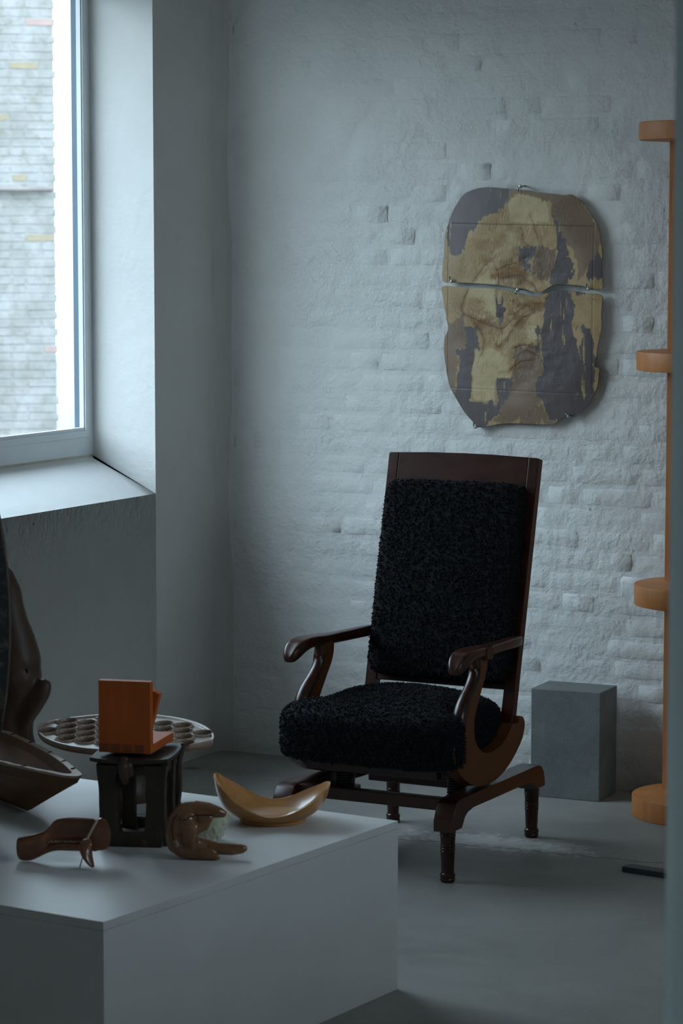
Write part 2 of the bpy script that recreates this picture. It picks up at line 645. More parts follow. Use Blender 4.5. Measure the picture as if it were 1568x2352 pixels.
ROOM_X, ROOM_Y, ROOM_H = 3.95, -5.0, 3.25
structure(box('floor', (2.6, -4.5, -0.06), (6.4, 10.2, 0.12), M['floor'], bev=0))
structure(box('ceiling', (2.6, -4.5, ROOM_H + 0.08), (6.4, 10.2, 0.16), M['ceiling'], bev=0))
wall_back = structure(box('wall_back', (1.95, 0.205, 1.6), (4.72, 0.41, 3.44), M['wall_white'], bev=0))
bm = bmesh.new()
for (c_, s_) in (((0.12, -4.15, 1.6), (0.24, 1.8, 3.44)), ((0.12, -0.85, 1.6), (0.24, 2.6, 3.44)), ((0.12, -2.7, 0.74), (0.24, 1.1, 1.72)), ((0.12, -2.7, 2.76), (0.24, 1.1, 1.12))):
    bm_box(bm, (ROOM_X + c_[0], c_[1], c_[2]), s_)
structure(bmobj('wall_right', bm, M['plaster'], None, 30))  # gap between the boxes is an unseen opening added for fill light
structure(box('wall_camera_side', (2.6, -9.55, 1.6), (6.4, 0.2, 3.44), M['plaster'], bev=0))
structure(box('wall_far_right', (5.75, -7.2, 1.6), (0.2, 4.7, 3.44), M['plaster'], bev=0))

# left wall with two deep window openings, the second added out of view (sills slope up towards the panes)
T_IN, T_OUT = 0.25, 0.295
WIN_TOP = 2.56
openings = [(-2.15, -0.415, 0.900, WIN_TOP), (-8.65, -7.15, 0.900, WIN_TOP)]
SILL_RISE = 0.112


def left_wall():
    vs, fs = [], []

    def quad(a, b, c, d):
        i = len(vs)
        vs.extend((a, b, c, d))
        fs.append((i, i + 1, i + 2, i + 3))
    ys = [-9.6]
    for (a, b, z0, z1) in sorted(openings):
        ys += [a, b]
    ys.append(0.41)
    zt = 3.3
    for x in (0.0, -T_OUT):
        for k in range(0, len(ys) - 1):
            a, b = ys[k], ys[k + 1]
            if k % 2 == 0:
                quad((x, a, -0.12), (x, b, -0.12), (x, b, zt), (x, a, zt))
            else:
                z0, z1 = 0.90, WIN_TOP
                if x < 0:
                    z0 += SILL_RISE
                quad((x, a, -0.12), (x, b, -0.12), (x, b, z0), (x, a, z0))
                quad((x, a, z1), (x, b, z1), (x, b, zt), (x, a, zt))
    for (a, b, z0, z1) in openings:
        zi = z0 + SILL_RISE
        N = 24
        # sill: sloping plaster, slightly uneven, cut into strips along y
        for k in range(N):
            y0, y1 = a + (b - a) * k / N, a + (b - a) * (k + 1) / N
            quad((0, y0, z0), (0, y1, z0), (-T_IN, y1, zi), (-T_IN, y0, zi))
            quad((-T_IN, y0, zi), (-T_IN, y1, zi), (-T_OUT, y1, zi), (-T_OUT, y0, zi))
        quad((0, a, z1), (0, b, z1), (-T_OUT, b, z1), (-T_OUT, a, z1))
        for y in (a, b):
            yo = y + (0.022 if y == b else -0.022)
            i = len(vs)
            vs.extend([(0, y, z0), (-T_IN, yo, zi), (-T_OUT, yo, zi), (-T_OUT, yo, z1), (0, y, z1)])
            fs.append((i, i + 1, i + 2, i + 3, i + 4))
    quad((0, -9.6, -0.12), (-T_OUT, -9.6, -0.12), (-T_OUT, -9.6, zt), (0, -9.6, zt))
    quad((0, -9.6, zt), (0, 0.41, zt), (-T_OUT, 0.41, zt), (-T_OUT, -9.6, zt))
    quad((0, 0.41, -0.12), (-T_OUT, 0.41, -0.12), (-T_OUT, 0.41, zt), (0, 0.41, zt))
    bm = bmesh.new()
    bvs = [bm.verts.new(v) for v in vs]
    for f in fs:
        bm.faces.new([bvs[i] for i in f])
    bmesh.ops.remove_doubles(bm, verts=bm.verts, dist=0.0005)
    # hand-plastered arrises: soften the edges of the openings
    ed = [e for e in bm.edges if len(e.link_faces) == 2 and e.calc_face_angle(0) > radians(35)
          and all(abs(v.co.x) < 0.001 for v in e.verts) and all(-9 < v.co.y < 0.2 and 0.5 < v.co.z < 3 for v in e.verts)]
    bmesh.ops.bevel(bm, geom=ed, offset=0.006, segments=3, affect='EDGES', profile=0.5)
    return structure(bmobj('wall_left', bm, M['plaster_darkened'], None, 30))


left_wall()

# rounded plaster cove in the corner (hand-plastered)
cv, cf = [], []
CN, CR = 8, 0.045
zs = [i * 0.13 for i in range(26)]
for z in zs:
    for k in range(CN + 1):
        a = pi + (pi / 2) * k / CN
        r = CR * (1 + 0.12 * sin(z * 5.3) + 0.08 * sin(z * 11.7 + 1))
        cv.append((CR + CR * cos(a) + (r - CR) * 0.2 - 0.0005, -CR - CR * sin(a) * 1.0 - (r - CR) * 0.2 + 0.0005, z))
for i in range(len(zs) - 1):
    for k in range(CN):
        cf.append((i * (CN + 1) + k, i * (CN + 1) + k + 1, (i + 1) * (CN + 1) + k + 1, (i + 1) * (CN + 1) + k))
# ends of the arc lie on the two walls
structure(meshobj('trim_1', cv, cf, M['plaster_darkened'], None, True))


# partition between the camera's room and this one, seen as the blurred door edge at the right
def partition():
    bm = bmesh.new()
    y0 = ROOM_Y
    bm_box(bm, (1.10, y0 - 0.07, 1.6), (2.20, 0.14, 3.44))
    bm_box(bm, (4.72, y0 - 0.07, 1.6), (1.86, 0.14, 3.44))
    bm_box(bm, (2.995, y0 - 0.07, 2.87), (1.59, 0.14, 0.90))
    return structure(bmobj('wall_front', bm, M['plaster'], None, 30))


partition()
d1 = structure(empty('door_1', (3.556, ROOM_Y, 0)))
bm = bmesh.new()
bm_box(bm, (0.065, -0.07, 1.21), (0.13, 0.19, 2.42))
bm_box(bm, (0.075, -0.172, 1.21), (0.12, 0.016, 2.42))
bmobj('jamb', bm, M['jamb'], d1, 20)
box('jamb', (-1.31, -0.07, 1.21), (0.03, 0.19, 2.42), M['jamb'], d1)
box('head', (-0.66, -0.07, 2.405), (1.30, 0.19, 0.03), M['jamb'], d1)


# windows: white frame, glazing bead, dark ring painting the shaded sash return and pane
def window(name, a, b):
    w = structure(empty(name, (-0.30, (a + b) / 2, 1.0)))
    z0, z1 = 0.90 + SILL_RISE, WIN_TOP
    hy, hz = (b - a) / 2, (z1 - z0)
    oz = z0 - 1.0

    def ring(nm, xo, dx, t0, t1, mat, bev=0.004, bot=None):
        # rectangular ring between inset t0 and t1
        bm = bmesh.new()
        yo, yi = hy - t0, hy - t1
        bt = bot if bot is not None else (t0, t1)
        zb0, zb1 = oz + bt[0], oz + bt[1]
        zt0, zt1 = oz + hz - t0, oz + hz - t1
        o4 = [(-yo, zb0), (yo, zb0), (yo, zt0), (-yo, zt0)]
        i4 = [(-yi, zb1), (yi, zb1), (yi, zt1), (-yi, zt1)]
        V = []
        for x in (xo - dx / 2, xo + dx / 2):
            V.append([bm.verts.new((x, p[0], p[1])) for p in o4])
            V.append([bm.verts.new((x, p[0], p[1])) for p in i4])
        O0, I0, O1, I1 = V
        for k in range(4):
            j = (k + 1) % 4
            bm.faces.new((O0[k], O0[j], I0[j], I0[k]))
            bm.faces.new((O1[k], I1[k], I1[j], O1[j]))
            bm.faces.new((O0[k], O1[k], O1[j], O0[j]))
            bm.faces.new((I0[k], I0[j], I1[j], I1[k]))
        bevel_all(bm, bev, 2, 40)
        return bmobj(nm, bm, mat, w, 35)
    ring('frame', 0.030, 0.042, -0.0005, 0.028, M['frame_white'], bot=(-0.0005, 0.062))
    ring('sash', 0.0325, 0.045, 0.029, 0.048, M['frame_white'], 0.003, bot=(0.063, 0.084))
    ring('glazing_bead', 0.042, 0.016, 0.0485, 0.0525, M['frame_white'], 0.0015, bot=(0.0845, 0.094))
    ring('shaded_return', 0.024, 0.019, 0.0485, 0.0515, M['return_shade'], 0.0005, bot=(0.0845, 0.090))
    box('putty_seam', (0.047, 0, oz - 0.006), (0.016, 2 * hy - 0.004, 0.022), mat_plain('old_putty_' + name, (0.50, 0.48, 0.40), 0.8, 0.2, 20), w, 0.004)
    o = box('pane', (0.011, 0, oz + hz / 2 + 0.02), (0.005, 2 * hy - 0.096, hz - 0.13), M['glass'], w, 0)
    return w


window('window_1', -2.172, -0.393)
window('added_window', -8.672, -7.128)  # unseen window added to light the door jamb


# ------------------------------------------------------------------ painted bricks of the back wall
def wall_bricks():
    course = 0.0672
    joint = 0.011
    mats = M['wall_white']
    count = 0
    rest_v, rest_f = [], []
    rows = int(3.2 / course)
    for r in range(rows):
        z0 = 0.012 + r * course
        x = 0.055 + random.uniform(-0.02, 0.02)
        off = (r % 4) * 0.061
        x -= off
        seq = ['s', 's', 'h'] if r % 2 == 0 else ['s', 'h', 's']
        k = r % 3
        while x < 3.9:
            L = 0.228 if seq[k % 3] == 's' else 0.108
            L += random.uniform(-0.006, 0.006)
            k += 1
            xa, xb = max(x, 0.05), x + L
            x += L + joint
            if xb - xa < 0.03:
                continue
            fade = min(1.0, max(0.0, (xa - 0.10) / 0.45))
            seen = xa < 1.61 and z0 < 2.45
            gx, gz = (8 if L > 0.15 else 5), 4
            nx, nz = (gx, gz)
            prd = random.choice((0.0006, 0.0008, 0.0010, 0.0013, 0.0017, 0.0026)) * (0.10 + 0.90 * fade)
            tilt = random.uniform(-0.0010, 0.0010) * fade
            tiltz = random.uniform(-0.0008, 0.0008) * fade
            za = z0 + random.uniform(-0.0015, 0.0015)
            zb = za + course - joint
            vs, fs = [], []
            xs = [0.0, 0.045] + [0.045 + 0.91 * (i + 1) / (nx - 2) for i in range(nx - 3)] + [0.955, 1.0]
            xs = [0.0, 0.04] + [0.04 + 0.92 * (i + 1) / (nx - 3) for i in range(nx - 4)] + [0.96, 1.0]
            zz = [0.0, 0.11, 0.5, 0.89, 1.0]
            for j, fz in enumerate(zz):
                for i, fx in enumerate(xs):
                    px = xa + (xb - xa) * fx + random.uniform(-0.0035, 0.0035)
                    pz = za + (zb - za) * fz + random.uniform(-0.0028, 0.0028)
                    edge = i in (0, len(xs) - 1) or j in (0, len(zz) - 1)
                    nn = noise.noise(Vector((px * 16, 3.1, pz * 22)))
                    n2 = noise.noise(Vector((px * 5, 7.7, pz * 6)))
                    y = -(prd + 0.0022 * fade * nn + 0.0010 * fade * n2 + tilt * (fx - 0.5) * 2 + tiltz * (fz - 0.5) * 2)
                    y = min(y, -0.0004)
                    if edge:
                        y = 0.0006
                    vs.append((px, y, pz))
            W = len(xs)
            for j in range(len(zz) - 1):
                for i in range(W - 1):
                    a = j * W + i
                    fs.append((a, a + 1, a + W + 1, a + W))
            if seen and count < 300:
                o = meshobj('brick', vs, fs, mats, None, True)
                o.parent = wall_back
                count += 1
            else:
                b0 = len(rest_v)
                rest_v.extend(vs)
                rest_f.extend([tuple(b0 + q for q in f) for f in fs])
    o = meshobj('brickwork', rest_v, rest_f, mats, wall_back, True)
    o['kind'] = 'stuff'
    print('bricks', count)


wall_bricks()

# ------------------------------------------------------------------ outside: courtyard and opposite building
structure(box('unseen_sky_blocker', (-10.0, -9.0, 1.35), (4.0, 25.0, 3.5), M['facade'], bev=0))  # added out of view to block the low sky
structure(box('added_eave_blocker', (-0.30 - 0.17, -1.75, 2.80), (0.34, 4.3, 0.14), M['frame_white'], bev=0))  # overhang added to keep high sky light off the reveal
structure(box('ground', (-5, 0, -0.42), (50, 60, 0.2), M['ground'], bev=0))
FX, FY = -7.58, 10.5
bld = empty('brick_building', (FX, FY, -0.3), radians(35), 'tall flaking whitewashed brick building across the yard beyond the window', 'building')
box('facade_wall', (-4.0, 3.0025, 2.6), (8.0, 6.0, 5.2), M['facade'], bld, 0.0)
box('coping', (-4.0, 2.9, 5.25), (8.1, 6.3, 0.12), M['pipe'], bld, 0.01)


def facade_bricks():
    course, joint = 0.0672, 0.009
    n = 0
    base_z = 0.45
    bare = {(47, 0): 'facade_red', (29, 1): 'facade_tan', (22, 0): 'facade_tan', (42, 1): 'facade_tan', (9, 0): 'facade_red', (36, 2): 'facade_tan', (17, 3): 'facade_tan'}
    for r in range(50):
        z0 = base_z + r * course
        x = 0.012 if r % 2 else -0.0
        x += random.uniform(-0.008, 0.006)
        k = 0
        while x > -0.98 and n < 300:
            L = 0.228 if (k + r) % 3 else 0.108
            xa, xb = x - L, x
            x = xa - joint
            pr = random.uniform(0.0, 0.0025)
            mat = M['facade']
            if (r, k) in bare:
                mat = M[bare[(r, k)]]
            h = course - joint
            j = [random.uniform(-0.003, 0.003) for _ in range(8)]
            vs = [(xa, 0.0215, z0), (xb, 0.0215, z0), (xb, 0.0215, z0 + h), (xa, 0.0215, z0 + h),
                  (xa + .006 + j[0], -pr, z0 + .006 + j[1]), (xb - .006 + j[2], -pr, z0 + .006 + j[3]),
                  (xb - .006 + j[4], -pr, z0 + h - .006 + j[5]), (xa + .006 + j[6], -pr, z0 + h - .006 + j[7])]
            fs = [(4, 5, 6, 7), (0, 1, 5, 4), (1, 2, 6, 5), (2, 3, 7, 6), (3, 0, 4, 7)]
            o = meshobj('brick', vs, fs, mat, bld, False)
            if mat is not M['facade']:
                tag(o, 'bare unpainted brick')
            n += 1
            k += 1


facade_bricks()
tag(tube('gutter_pipe', [(-8.0, -0.05, 2.34), (-0.02, -0.05, 2.34)], 0.022, M['pipe'], bld, 10), 'thin dark horizontal pipe')
# ------------------------------------------------------------------ wall piece in two halves
ART_UP = [(-270,79),(-269,138),(-265,199),(-263,230),(-254,255),(-244,283),(-229,314),(-202,348),(-172,363),(-143,370),(-109,372),(-59,368),(-9,364),(28,360),(57,354),(98,351),(142,346),(163,348),(179,340),(200,324),(220,301),(240,271),(257,238),(263,201),(268,164),(267,126),(270,89),(271,61),(242,59),(222,66),(173,71),(120,71),(92,61),(71,48),(47,46),(18,55),(-24,60),(-82,69),(-175,74),(-234,75)]
ART_LO = [(-273,61),(-234,62),(-175,58),(-82,56),(-49,52),(-24,47),(14,38),(47,32),(67,38),(100,48),(133,54),(182,51),(222,46),(267,41),(270,14),(268,-19),(270,-57),(264,-87),(256,-121),(253,-151),(249,-181),(261,-184),(261,-203),(254,-245),(234,-283),(210,-314),(181,-333),(161,-330),(128,-350),(103,-363),(33,-363),(-46,-364),(-92,-371),(-130,-378),(-147,-378),(-164,-364),(-194,-334),(-220,-296),(-246,-254),(-254,-220),(-261,-181),(-265,-143),(-263,-100),(-255,-85),(-251,-65),(-257,-38),(-264,0),(-270,31)]
ART_D = [[(-223,344),(-172,374),(-109,380),(-47,372),(-51,336),(-67,310),(-92,302),(-113,310),(-134,279),(-151,264),(-163,234),(-180,215),(-188,169),(-230,161),(-243,199),(-256,230),(-252,268)],[(-8,185),(41,189),(46,166),(29,140),(38,117),(17,113),(-4,147)],[(102,287),(119,283),(131,260),(144,223),(148,156),(169,126),(169,62),(108,61),(104,88),(124,118),(123,185),(127,230)],[(241,163),(266,171),(270,111),(230,78),(222,104)],[(104,50),(165,58),(174,6),(183,-54),(191,-114),(198,-152),(207,-76),(199,-54),(236,-57),(245,-151),(253,-207),(254,-260),(206,-321),(165,-338),(128,-347),(87,-333),(78,-306),(62,-284),(61,-212),(73,-192),(69,-147),(60,-109),(56,-56),(76,-41),(84,-3)],[(182,55),(226,51),(214,29),(186,32)],[(-78,52),(-65,10),(-49,-1),(-65,-51),(-76,-20)],[(-187,-64),(-157,-48),(-149,-94),(-132,-121),(-153,-121),(-161,-183),(-169,-294),(-148,-290),(-80,-303),(-85,-234),(-68,-226),(-26,-214),(-30,-241),(-47,-291),(-63,-311),(-80,-353),(-139,-386),(-181,-360),(-203,-315),(-218,-261),(-212,-199),(-225,-142),(-187,-137)]]
ART_M = [[(-51,370),(163,355),(220,309),(261,234),(270,171),(242,149),(194,81),(173,171),(148,200),(139,249),(106,279),(90,332),(57,339),(28,336),(-9,351),(-34,336),(-84,287),(-67,321)],[(-26,-214),(-14,-118),(60,-117),(73,-192),(62,-288),(87,-336),(124,-354),(-80,-369),(-63,-311)],[(-255,-69),(-191,-26),(-187,-133),(-225,-142),(-216,-238),(-246,-258),(-267,-201)],[(58,185),(115,178),(120,110),(92,72),(59,80),(42,125)],[(-263,-239),(-216,-257),(-198,-315),(-190,-353),(-241,-277)]]
ART_L = [[(-42,325),(-9,347),(81,332),(98,260),(-42,260)],[(-108,116),(-82,78),(-65,33),(-82,-47),(-149,-25),(-196,-18),(-179,51),(-137,97)],[(26,4),(-24,-5),(-48,-58),(-81,-116),(-56,-112),(-15,-54)],[(-149,-129),(-81,-135),(-43,-157),(-30,-210),(-89,-235),(-89,-296),(-160,-286),(-161,-183)],[(10,-53),(56,-53),(60,-106),(19,-91)]]


def inside(poly, x, y):
    """even-odd test, vectorised"""
    c = np.zeros(x.shape, bool)
    n = len(poly)
    j = n - 1
    for i in range(n):
        xi, yi = poly[i]
        xj, yj = poly[j]
        if yi != yj:
            t = ((yi > y) != (yj > y)) & (x < (xj - xi) * (y - yi) / (yj - yi) + xi)
            c ^= t
        j = i
    return c


def vnoise(x, y, sx, sy, seed, octaves=4):
    """value noise on numpy arrays"""
    rs = np.random.RandomState(seed)
    tab = rs.rand(256, 256)
    tot = np.zeros(x.shape)
    amp, s = 1.0, 0.0
    for o in range(octaves):
        u, v = x / sx * 2 ** o + 31.7 * o + 100, y / sy * 2 ** o + 17.3 * o + 100
        iu, iv = np.floor(u).astype(int), np.floor(v).astype(int)
        fu, fv = u - iu, v - iv
        fu, fv = fu * fu * (3 - 2 * fu), fv * fv * (3 - 2 * fv)
        a, b = tab[iu % 256, iv % 256], tab[(iu + 1) % 256, iv % 256]
        c, d = tab[iu % 256, (iv + 1) % 256], tab[(iu + 1) % 256, (iv + 1) % 256]
        tot += amp * ((a * (1 - fu) + b * fu) * (1 - fv) + (c * (1 - fu) + d * fu) * fv)
        s += amp
        amp *= 0.55
    return tot / s


def art_colour(x, z):
    wx = x + (vnoise(x, z, 26, 60, 1) - .5) * 44 + (vnoise(x, z, 6, 14, 2) - .5) * 14
    wz = z + (vnoise(x, z, 34, 34, 3) - .5) * 60 + (vnoise(x, z, 4, 16, 4) - .5) * 16
    col = np.empty(x.shape + (3,))
    base = np.array([0.50, 0.36, 0.185])
    col[:] = base
    tone = vnoise(x, z, 90, 140, 5)
    col *= (0.80 + 0.4 * tone)[..., None]
    for p in ART_L:
        m = inside(p, x + (wx - x) * .4, z + (wz - z) * .4)
        col[m] = np.array([0.62, 0.49, 0.28]) * (0.9 + 0.2 * tone[m])[..., None]
    for p in ART_M:
        m = inside(p, wx, wz)
        col[m] = np.array([0.27, 0.19, 0.13]) * (0.85 + 0.35 * tone[m])[..., None]
    # fine combed grain
    ph = x * 0.95 + 26 * vnoise(x, z, 55, 75, 6) * 2 + 0.05 * z
    comb = 0.5 + 0.5 * np.sin(ph + 6 * np.sin(z * 0.02))
    patch = np.clip((vnoise(x, z, 70, 70, 7) - .38) * 5, 0, 1)
    col *= 1 - (0.42 * patch * comb ** 2)[..., None] * np.array([0.8, 1.0, 1.15])
    crease = np.clip((0.44 - vnoise(x, z, 70, 50, 21, 4)) * 7, 0, 1) * np.exp(-((x / 190.) ** 4) - (((z - 20) / 230.) ** 4))  # shading of the fold valleys, painted into the colour
    col *= 1 - crease[..., None] * np.array([0.45, 0.60, 0.72])
    # stains around the middle
    st = np.clip((vnoise(x, z, 22, 34, 8) - .50) * 7, 0, 1) * np.exp(-(((x - 30) / 90.) ** 2 + ((z - 130) / 75.) ** 2))
    col = col * (1 - 0.75 * st[..., None]) + np.array([0.13, 0.07, 0.035]) * 0.75 * st[..., None]
    dark = np.zeros(x.shape, bool)
    for p in ART_D:
        dark |= inside(p, wx, wz)
    drip = vnoise(x, z, 9, 90, 9) > 0.76
    dark &= ~drip
    col[dark] = np.array([0.118, 0.100, 0.108]) * (0.75 + 0.5 * vnoise(x, z, 12, 40, 10)[dark])[..., None]
    # short combed scratches in the dark lower field
    scr = dark & (z < -215) & (z > -255) & (x > 40) & (np.sin(x * 1.1 + z * 0.25) > 0.75) & (vnoise(x, z, 24, 90, 12) > .5)
    col[scr] *= 0.45
    # folds and wrinkles as soft brown lines
    def pmm(u, v):
        return (u - 764) * 0.4175, 257 - (v - 410) * 0.3845
    folds = [[(480, 740), (400, 830), (340, 940), (280, 1060), (290, 1130), (400, 1190), (560, 1240), (620, 1250), (700, 1170), (790, 1070), (820, 1050)],
             [(560, 1390), (600, 1400), (680, 1290), (740, 1200), (830, 1140)], [(560, 760), (590, 880), (570, 960), (575, 1140)],
             [(380, 1210), (440, 1290), (470, 1380), (440, 1470)], [(560, 780), (660, 740), (760, 700), (830, 640)], [(620, 860), (740, 820), (860, 900), (900, 960)],
             [(700, 1420), (800, 1380), (900, 1410)], [(700, 1500), (820, 1430), (910, 1470)], [(680, 1600), (760, 1520), (880, 1500)], [(840, 340), (870, 440), (900, 530)], [(760, 440), (790, 560), (860, 600)]]
    near = np.full(x.shape, 1e9)
    jx, jz = x + (vnoise(x, z, 18, 18, 14) - .5) * 12, z + (vnoise(x, z, 18, 18, 15) - .5) * 12
    for f in folds:
        q = smooth_open([Vector((*pmm(u, v), 0)) for u, v in f], 3)
        for p0, p1 in zip(q, q[1:]):
            dx, dz = p1.x - p0.x, p1.y - p0.y
            t = np.clip(((jx - p0.x) * dx + (jz - p0.y) * dz) / (dx * dx + dz * dz + 1e-9), 0, 1)
            near = np.minimum(near, np.hypot(jx - p0.x - t * dx, jz - p0.y - t * dz))
    w = 0.62 * np.exp(-(near / 1.6) ** 2) + 0.30 * np.exp(-(near / 9.0) ** 2)
    col *= 1 - w[..., None] * np.array([0.65, 0.85, 1.0])
    # pressed joints
    jt = np.maximum(np.exp(-((z - 255 + 0.016 * x) / 1.3) ** 2) * (np.abs(x) < 240), 0.6 * np.exp(-((x + 251) / 1.3) ** 2) * (np.abs(z) < 262))
    jt = np.maximum(jt, 0.4 * np.exp(-((x - 241) / 1.3) ** 2) * (np.abs(z) < 262))
    col *= 1 - 0.7 * jt[..., None]
    return col


ART_X, ART_Z = 1.10, 1.50


def art_plate(name, outline, parent, y_front, thick):
    rough = smooth_closed(outline, 3)
    ol = []
    for i, p in enumerate(rough):
        k = 1.2 * (noise.noise(Vector((p[0] * 0.06, p[1] * 0.06, 2.0))))
        ol.append((p[0] + k, p[1] - k))
    xs = [p[0] for p in ol]
    zs_ = [p[1] for p in ol]
    step = 1.9
    gx = np.arange(min(xs) - step, max(xs) + step * 2, step)
    gz = np.arange(min(zs_) - step, max(zs_) + step * 2, step)
    X, Z = np.meshgrid(gx, gz)
    ins = inside(ol, X, Z)
    cell = ins[:-1, :-1] & ins[1:, :-1] & ins[:-1, 1:] & ins[1:, 1:]
    # relief: soft folds, combed ridges, slightly dished edge
    fold = vnoise(X, Z, 70, 50, 21, 4)
    cmb = 0.5 + 0.5 * np.sin(X * 0.95 + 52 * vnoise(X, Z, 55, 75, 6) + 0.05 * Z + 6 * np.sin(Z * 0.02))
    centre = np.exp(-((X / 190.) ** 4) - ((Z / 330.) ** 4))
    H = 6.5 * (fold - .5) * centre + 0.35 * cmb * centre
    for (zz, xr) in ((255, 240), (-262, 240)):           # pressed joints across
        H -= 0.9 * np.exp(-((Z - zz + 0.016 * X) / 1.6) ** 2) * (np.abs(X) < xr)
    for xx in (-251, 241):                                # and down both sides
        H -= 0.9 * np.exp(-((X - xx) / 1.6) ** 2) * (np.abs(Z) < 262)
    edge = vnoise(X, Z, 400, 400, 5) * 0
    # curl at the rim
    R = np.sqrt((X / 275.) ** 2 + (Z / 375.) ** 2)
    H -= 16 * np.clip(R - 0.84, 0, 1) ** 1.3 * 2.0 * (1 + 0.5 * (X > 0))
    H = np.maximum(H, -12)
    idx = -np.ones(X.shape, int)
    used = np.zeros(X.shape, bool)
    used[:-1, :-1] |= cell
    used[1:, :-1] |= cell
    used[:-1, 1:] |= cell
    used[1:, 1:] |= cell
    n = int(used.sum())
    idx[used] = np.arange(n)
    # snap rim vertices on to the outline for a clean silhouette
    PX, PZ = X.copy(), Z.copy()
    rim = used.copy()
    full = np.zeros(X.shape, bool)
    full[1:-1, 1:-1] = cell[:-1, :-1] & cell[1:, :-1] & cell[:-1, 1:] & cell[1:, 1:]
    rim &= ~full
    oa = np.array([(p[0], p[1]) for p in ol])
    ob = np.roll(oa, -1, axis=0)
    for (j, i) in zip(*np.nonzero(rim)):
        p = np.array([X[j, i], Z[j, i]])
        d = ob - oa
        t = np.clip(((p - oa) * d).sum(1) / ((d * d).sum(1) + 1e-9), 0, 1)
        q = oa + d * t[:, None]
        k = np.argmin(((q - p) ** 2).sum(1))
        PX[j, i], PZ[j, i] = q[k]
    vf = np.stack([PX[used] / 1000, y_front - H[used] / 1000, PZ[used] / 1000], 1)
    vb = vf.copy()
    vb[:, 1] += thick
    jj, ii = np.nonzero(cell)
    quads = np.stack([idx[jj, ii], idx[jj, ii + 1], idx[jj + 1, ii + 1], idx[jj + 1, ii]], 1)
    back = quads[:, ::-1] + n
    # side walls along boundary edges
    E = {}
    for q in quads:
        for a, b in ((q[0], q[1]), (q[1], q[2]), (q[2], q[3]), (q[3], q[0])):
            if (b, a) in E:
                del E[(b, a)]
            else:
                E[(a, b)] = 1
    side = [(b, a, a + n, b + n) for (a, b) in E]
    me = bpy.data.meshes.new(name)
    me.from_pydata([tuple(v) for v in np.vstack([vf, vb])], [], [tuple(q) for q in quads.tolist()] + [tuple(q) for q in back.tolist()] + [tuple(int(k) for k in q) for q in side])
    c = art_colour(X[used], Z[used])
    ca = me.color_attributes.new('paint', 'FLOAT_COLOR', 'POINT')
    full_c = np.ones((2 * n, 4), np.float32)
    full_c[:n, :3] = c
    full_c[n:, :3] = (0.17, 0.12, 0.08)
    ca.data.foreach_set('color', full_c.ravel())
    o = finish(name, me, M['art'], parent, False, 50)
    return o


def mat_art():
    t = NT('dyed_hide')
    a = t.n('VertexColor')
    a.layer_name = 'paint'
    f = t.noise(t.mapping(), 120, 4)
    c = t.mix(t.math('MULTIPLY', f, 0.25), a.outputs[0], (0.2, 0.13, 0.07))
    return t.out(c, 0.42, t.bump(f, 0.2, 0.0008), 0.5)


M['art'] = mat_art()


def wall_piece():
    g = 'two halves of the stained relief panel on the brick wall'
    for nm, ol, lab in (('relief_panel', ART_UP, 'upper half of the cream and purple-grey stained panel pinned to the brick wall'),
                        ('relief_panel', ART_LO, 'lower half of the cream and purple-grey stained panel pinned to the brick wall')):
        e = empty(nm, (ART_X, 0, ART_Z), 0, lab, 'wall art', g)
        art_plate('stained_sheet', ol, e, -0.034, 0.006)
        # stand-off spacers that hold the sheet away from the bricks
        for (x, z) in (((-150, 200), (150, 180)) if ol is ART_UP else ((-140, -200), (130, -180))):
            lathe('spacer', [(0.008, 0), (0.008, 0.027)], M['metal'], e, Matrix.Translation((x / 1000, -0.027, z / 1000)) @ Matrix.Rotation(radians(90), 4, 'X') @ Matrix.Scale(-1, 4, (0, 0, 1)), 10)
        clips = [((-4, 369), 'top'), ((-238, 82), 'low'), ((226, 64), 'low')] if ol is ART_UP else [((-10, 50), 'top'), ((-152, -374), 'low'), ((163, -331), 'low')]
        for (x, z), kind in clips:
            x, z = x / 1000, z / 1000
            s = 1 if kind == 'top' else -1
            v1, f1 = tube_data([(x + .004, 0.004, z + s * .006), (x + .002, -0.030, z + s * .005), (x, -0.044, z + s * .004), (x - .001, -0.048, z - s * .003), (x - .001, -0.045, z - s * .010)], [0.0028, 0.0028, 0.0030, 0.0032, 0.0026], 8)
            c = meshobj('clip', v1, f1, M['metal'], e, True)
            lathe('screw_head', [(0.0, 0.0), (0.0045, 0.0008), (0.006, 0.003), (0.006, 0.006)], M['metal'], c, Matrix.Translation((x + .004, -0.047, z + s * .004)) @ Matrix.Rotation(radians(-90), 4, 'X'), 10, cap=False)


wall_piece()

# ------------------------------------------------------------------ plinth and what stands on it
PZ = 0.395
pl = empty('display_plinth', (1.84, -2.373, 0), radians(-4.87), 'large low white-painted display plinth with clean edges in the foreground', 'plinth')
box('plinth_top', (-0.85, -0.5547, PZ - 0.009), (1.70, 1.1094, 0.018), M['plinth'], pl, 0.0008)
box('side_panel', (-0.009, -0.5547, (PZ - 0.0185) / 2), (0.018, 1.1094, PZ - 0.0185), M['plinth'], pl, 0.0008)
box('side_panel', (-0.859, -1.1004, (PZ - 0.0185) / 2), (1.6815, 0.018, PZ - 0.0185), M['plinth'], pl, 0.0008)
box('side_panel', (-0.859, -0.009, (PZ - 0.0185) / 2), (1.6815, 0.018, PZ - 0.0185), M['plinth'], pl, 0.0008)


def ngon_frame(origin, ex, ey, ez):
    m = Matrix.Identity(4)
    for i, v in enumerate((ex, ey, ez)):
        for k in range(3):
            m[k][i] = v[k]
    for k in range(3):
        m[k][3] = origin[k]
    return m


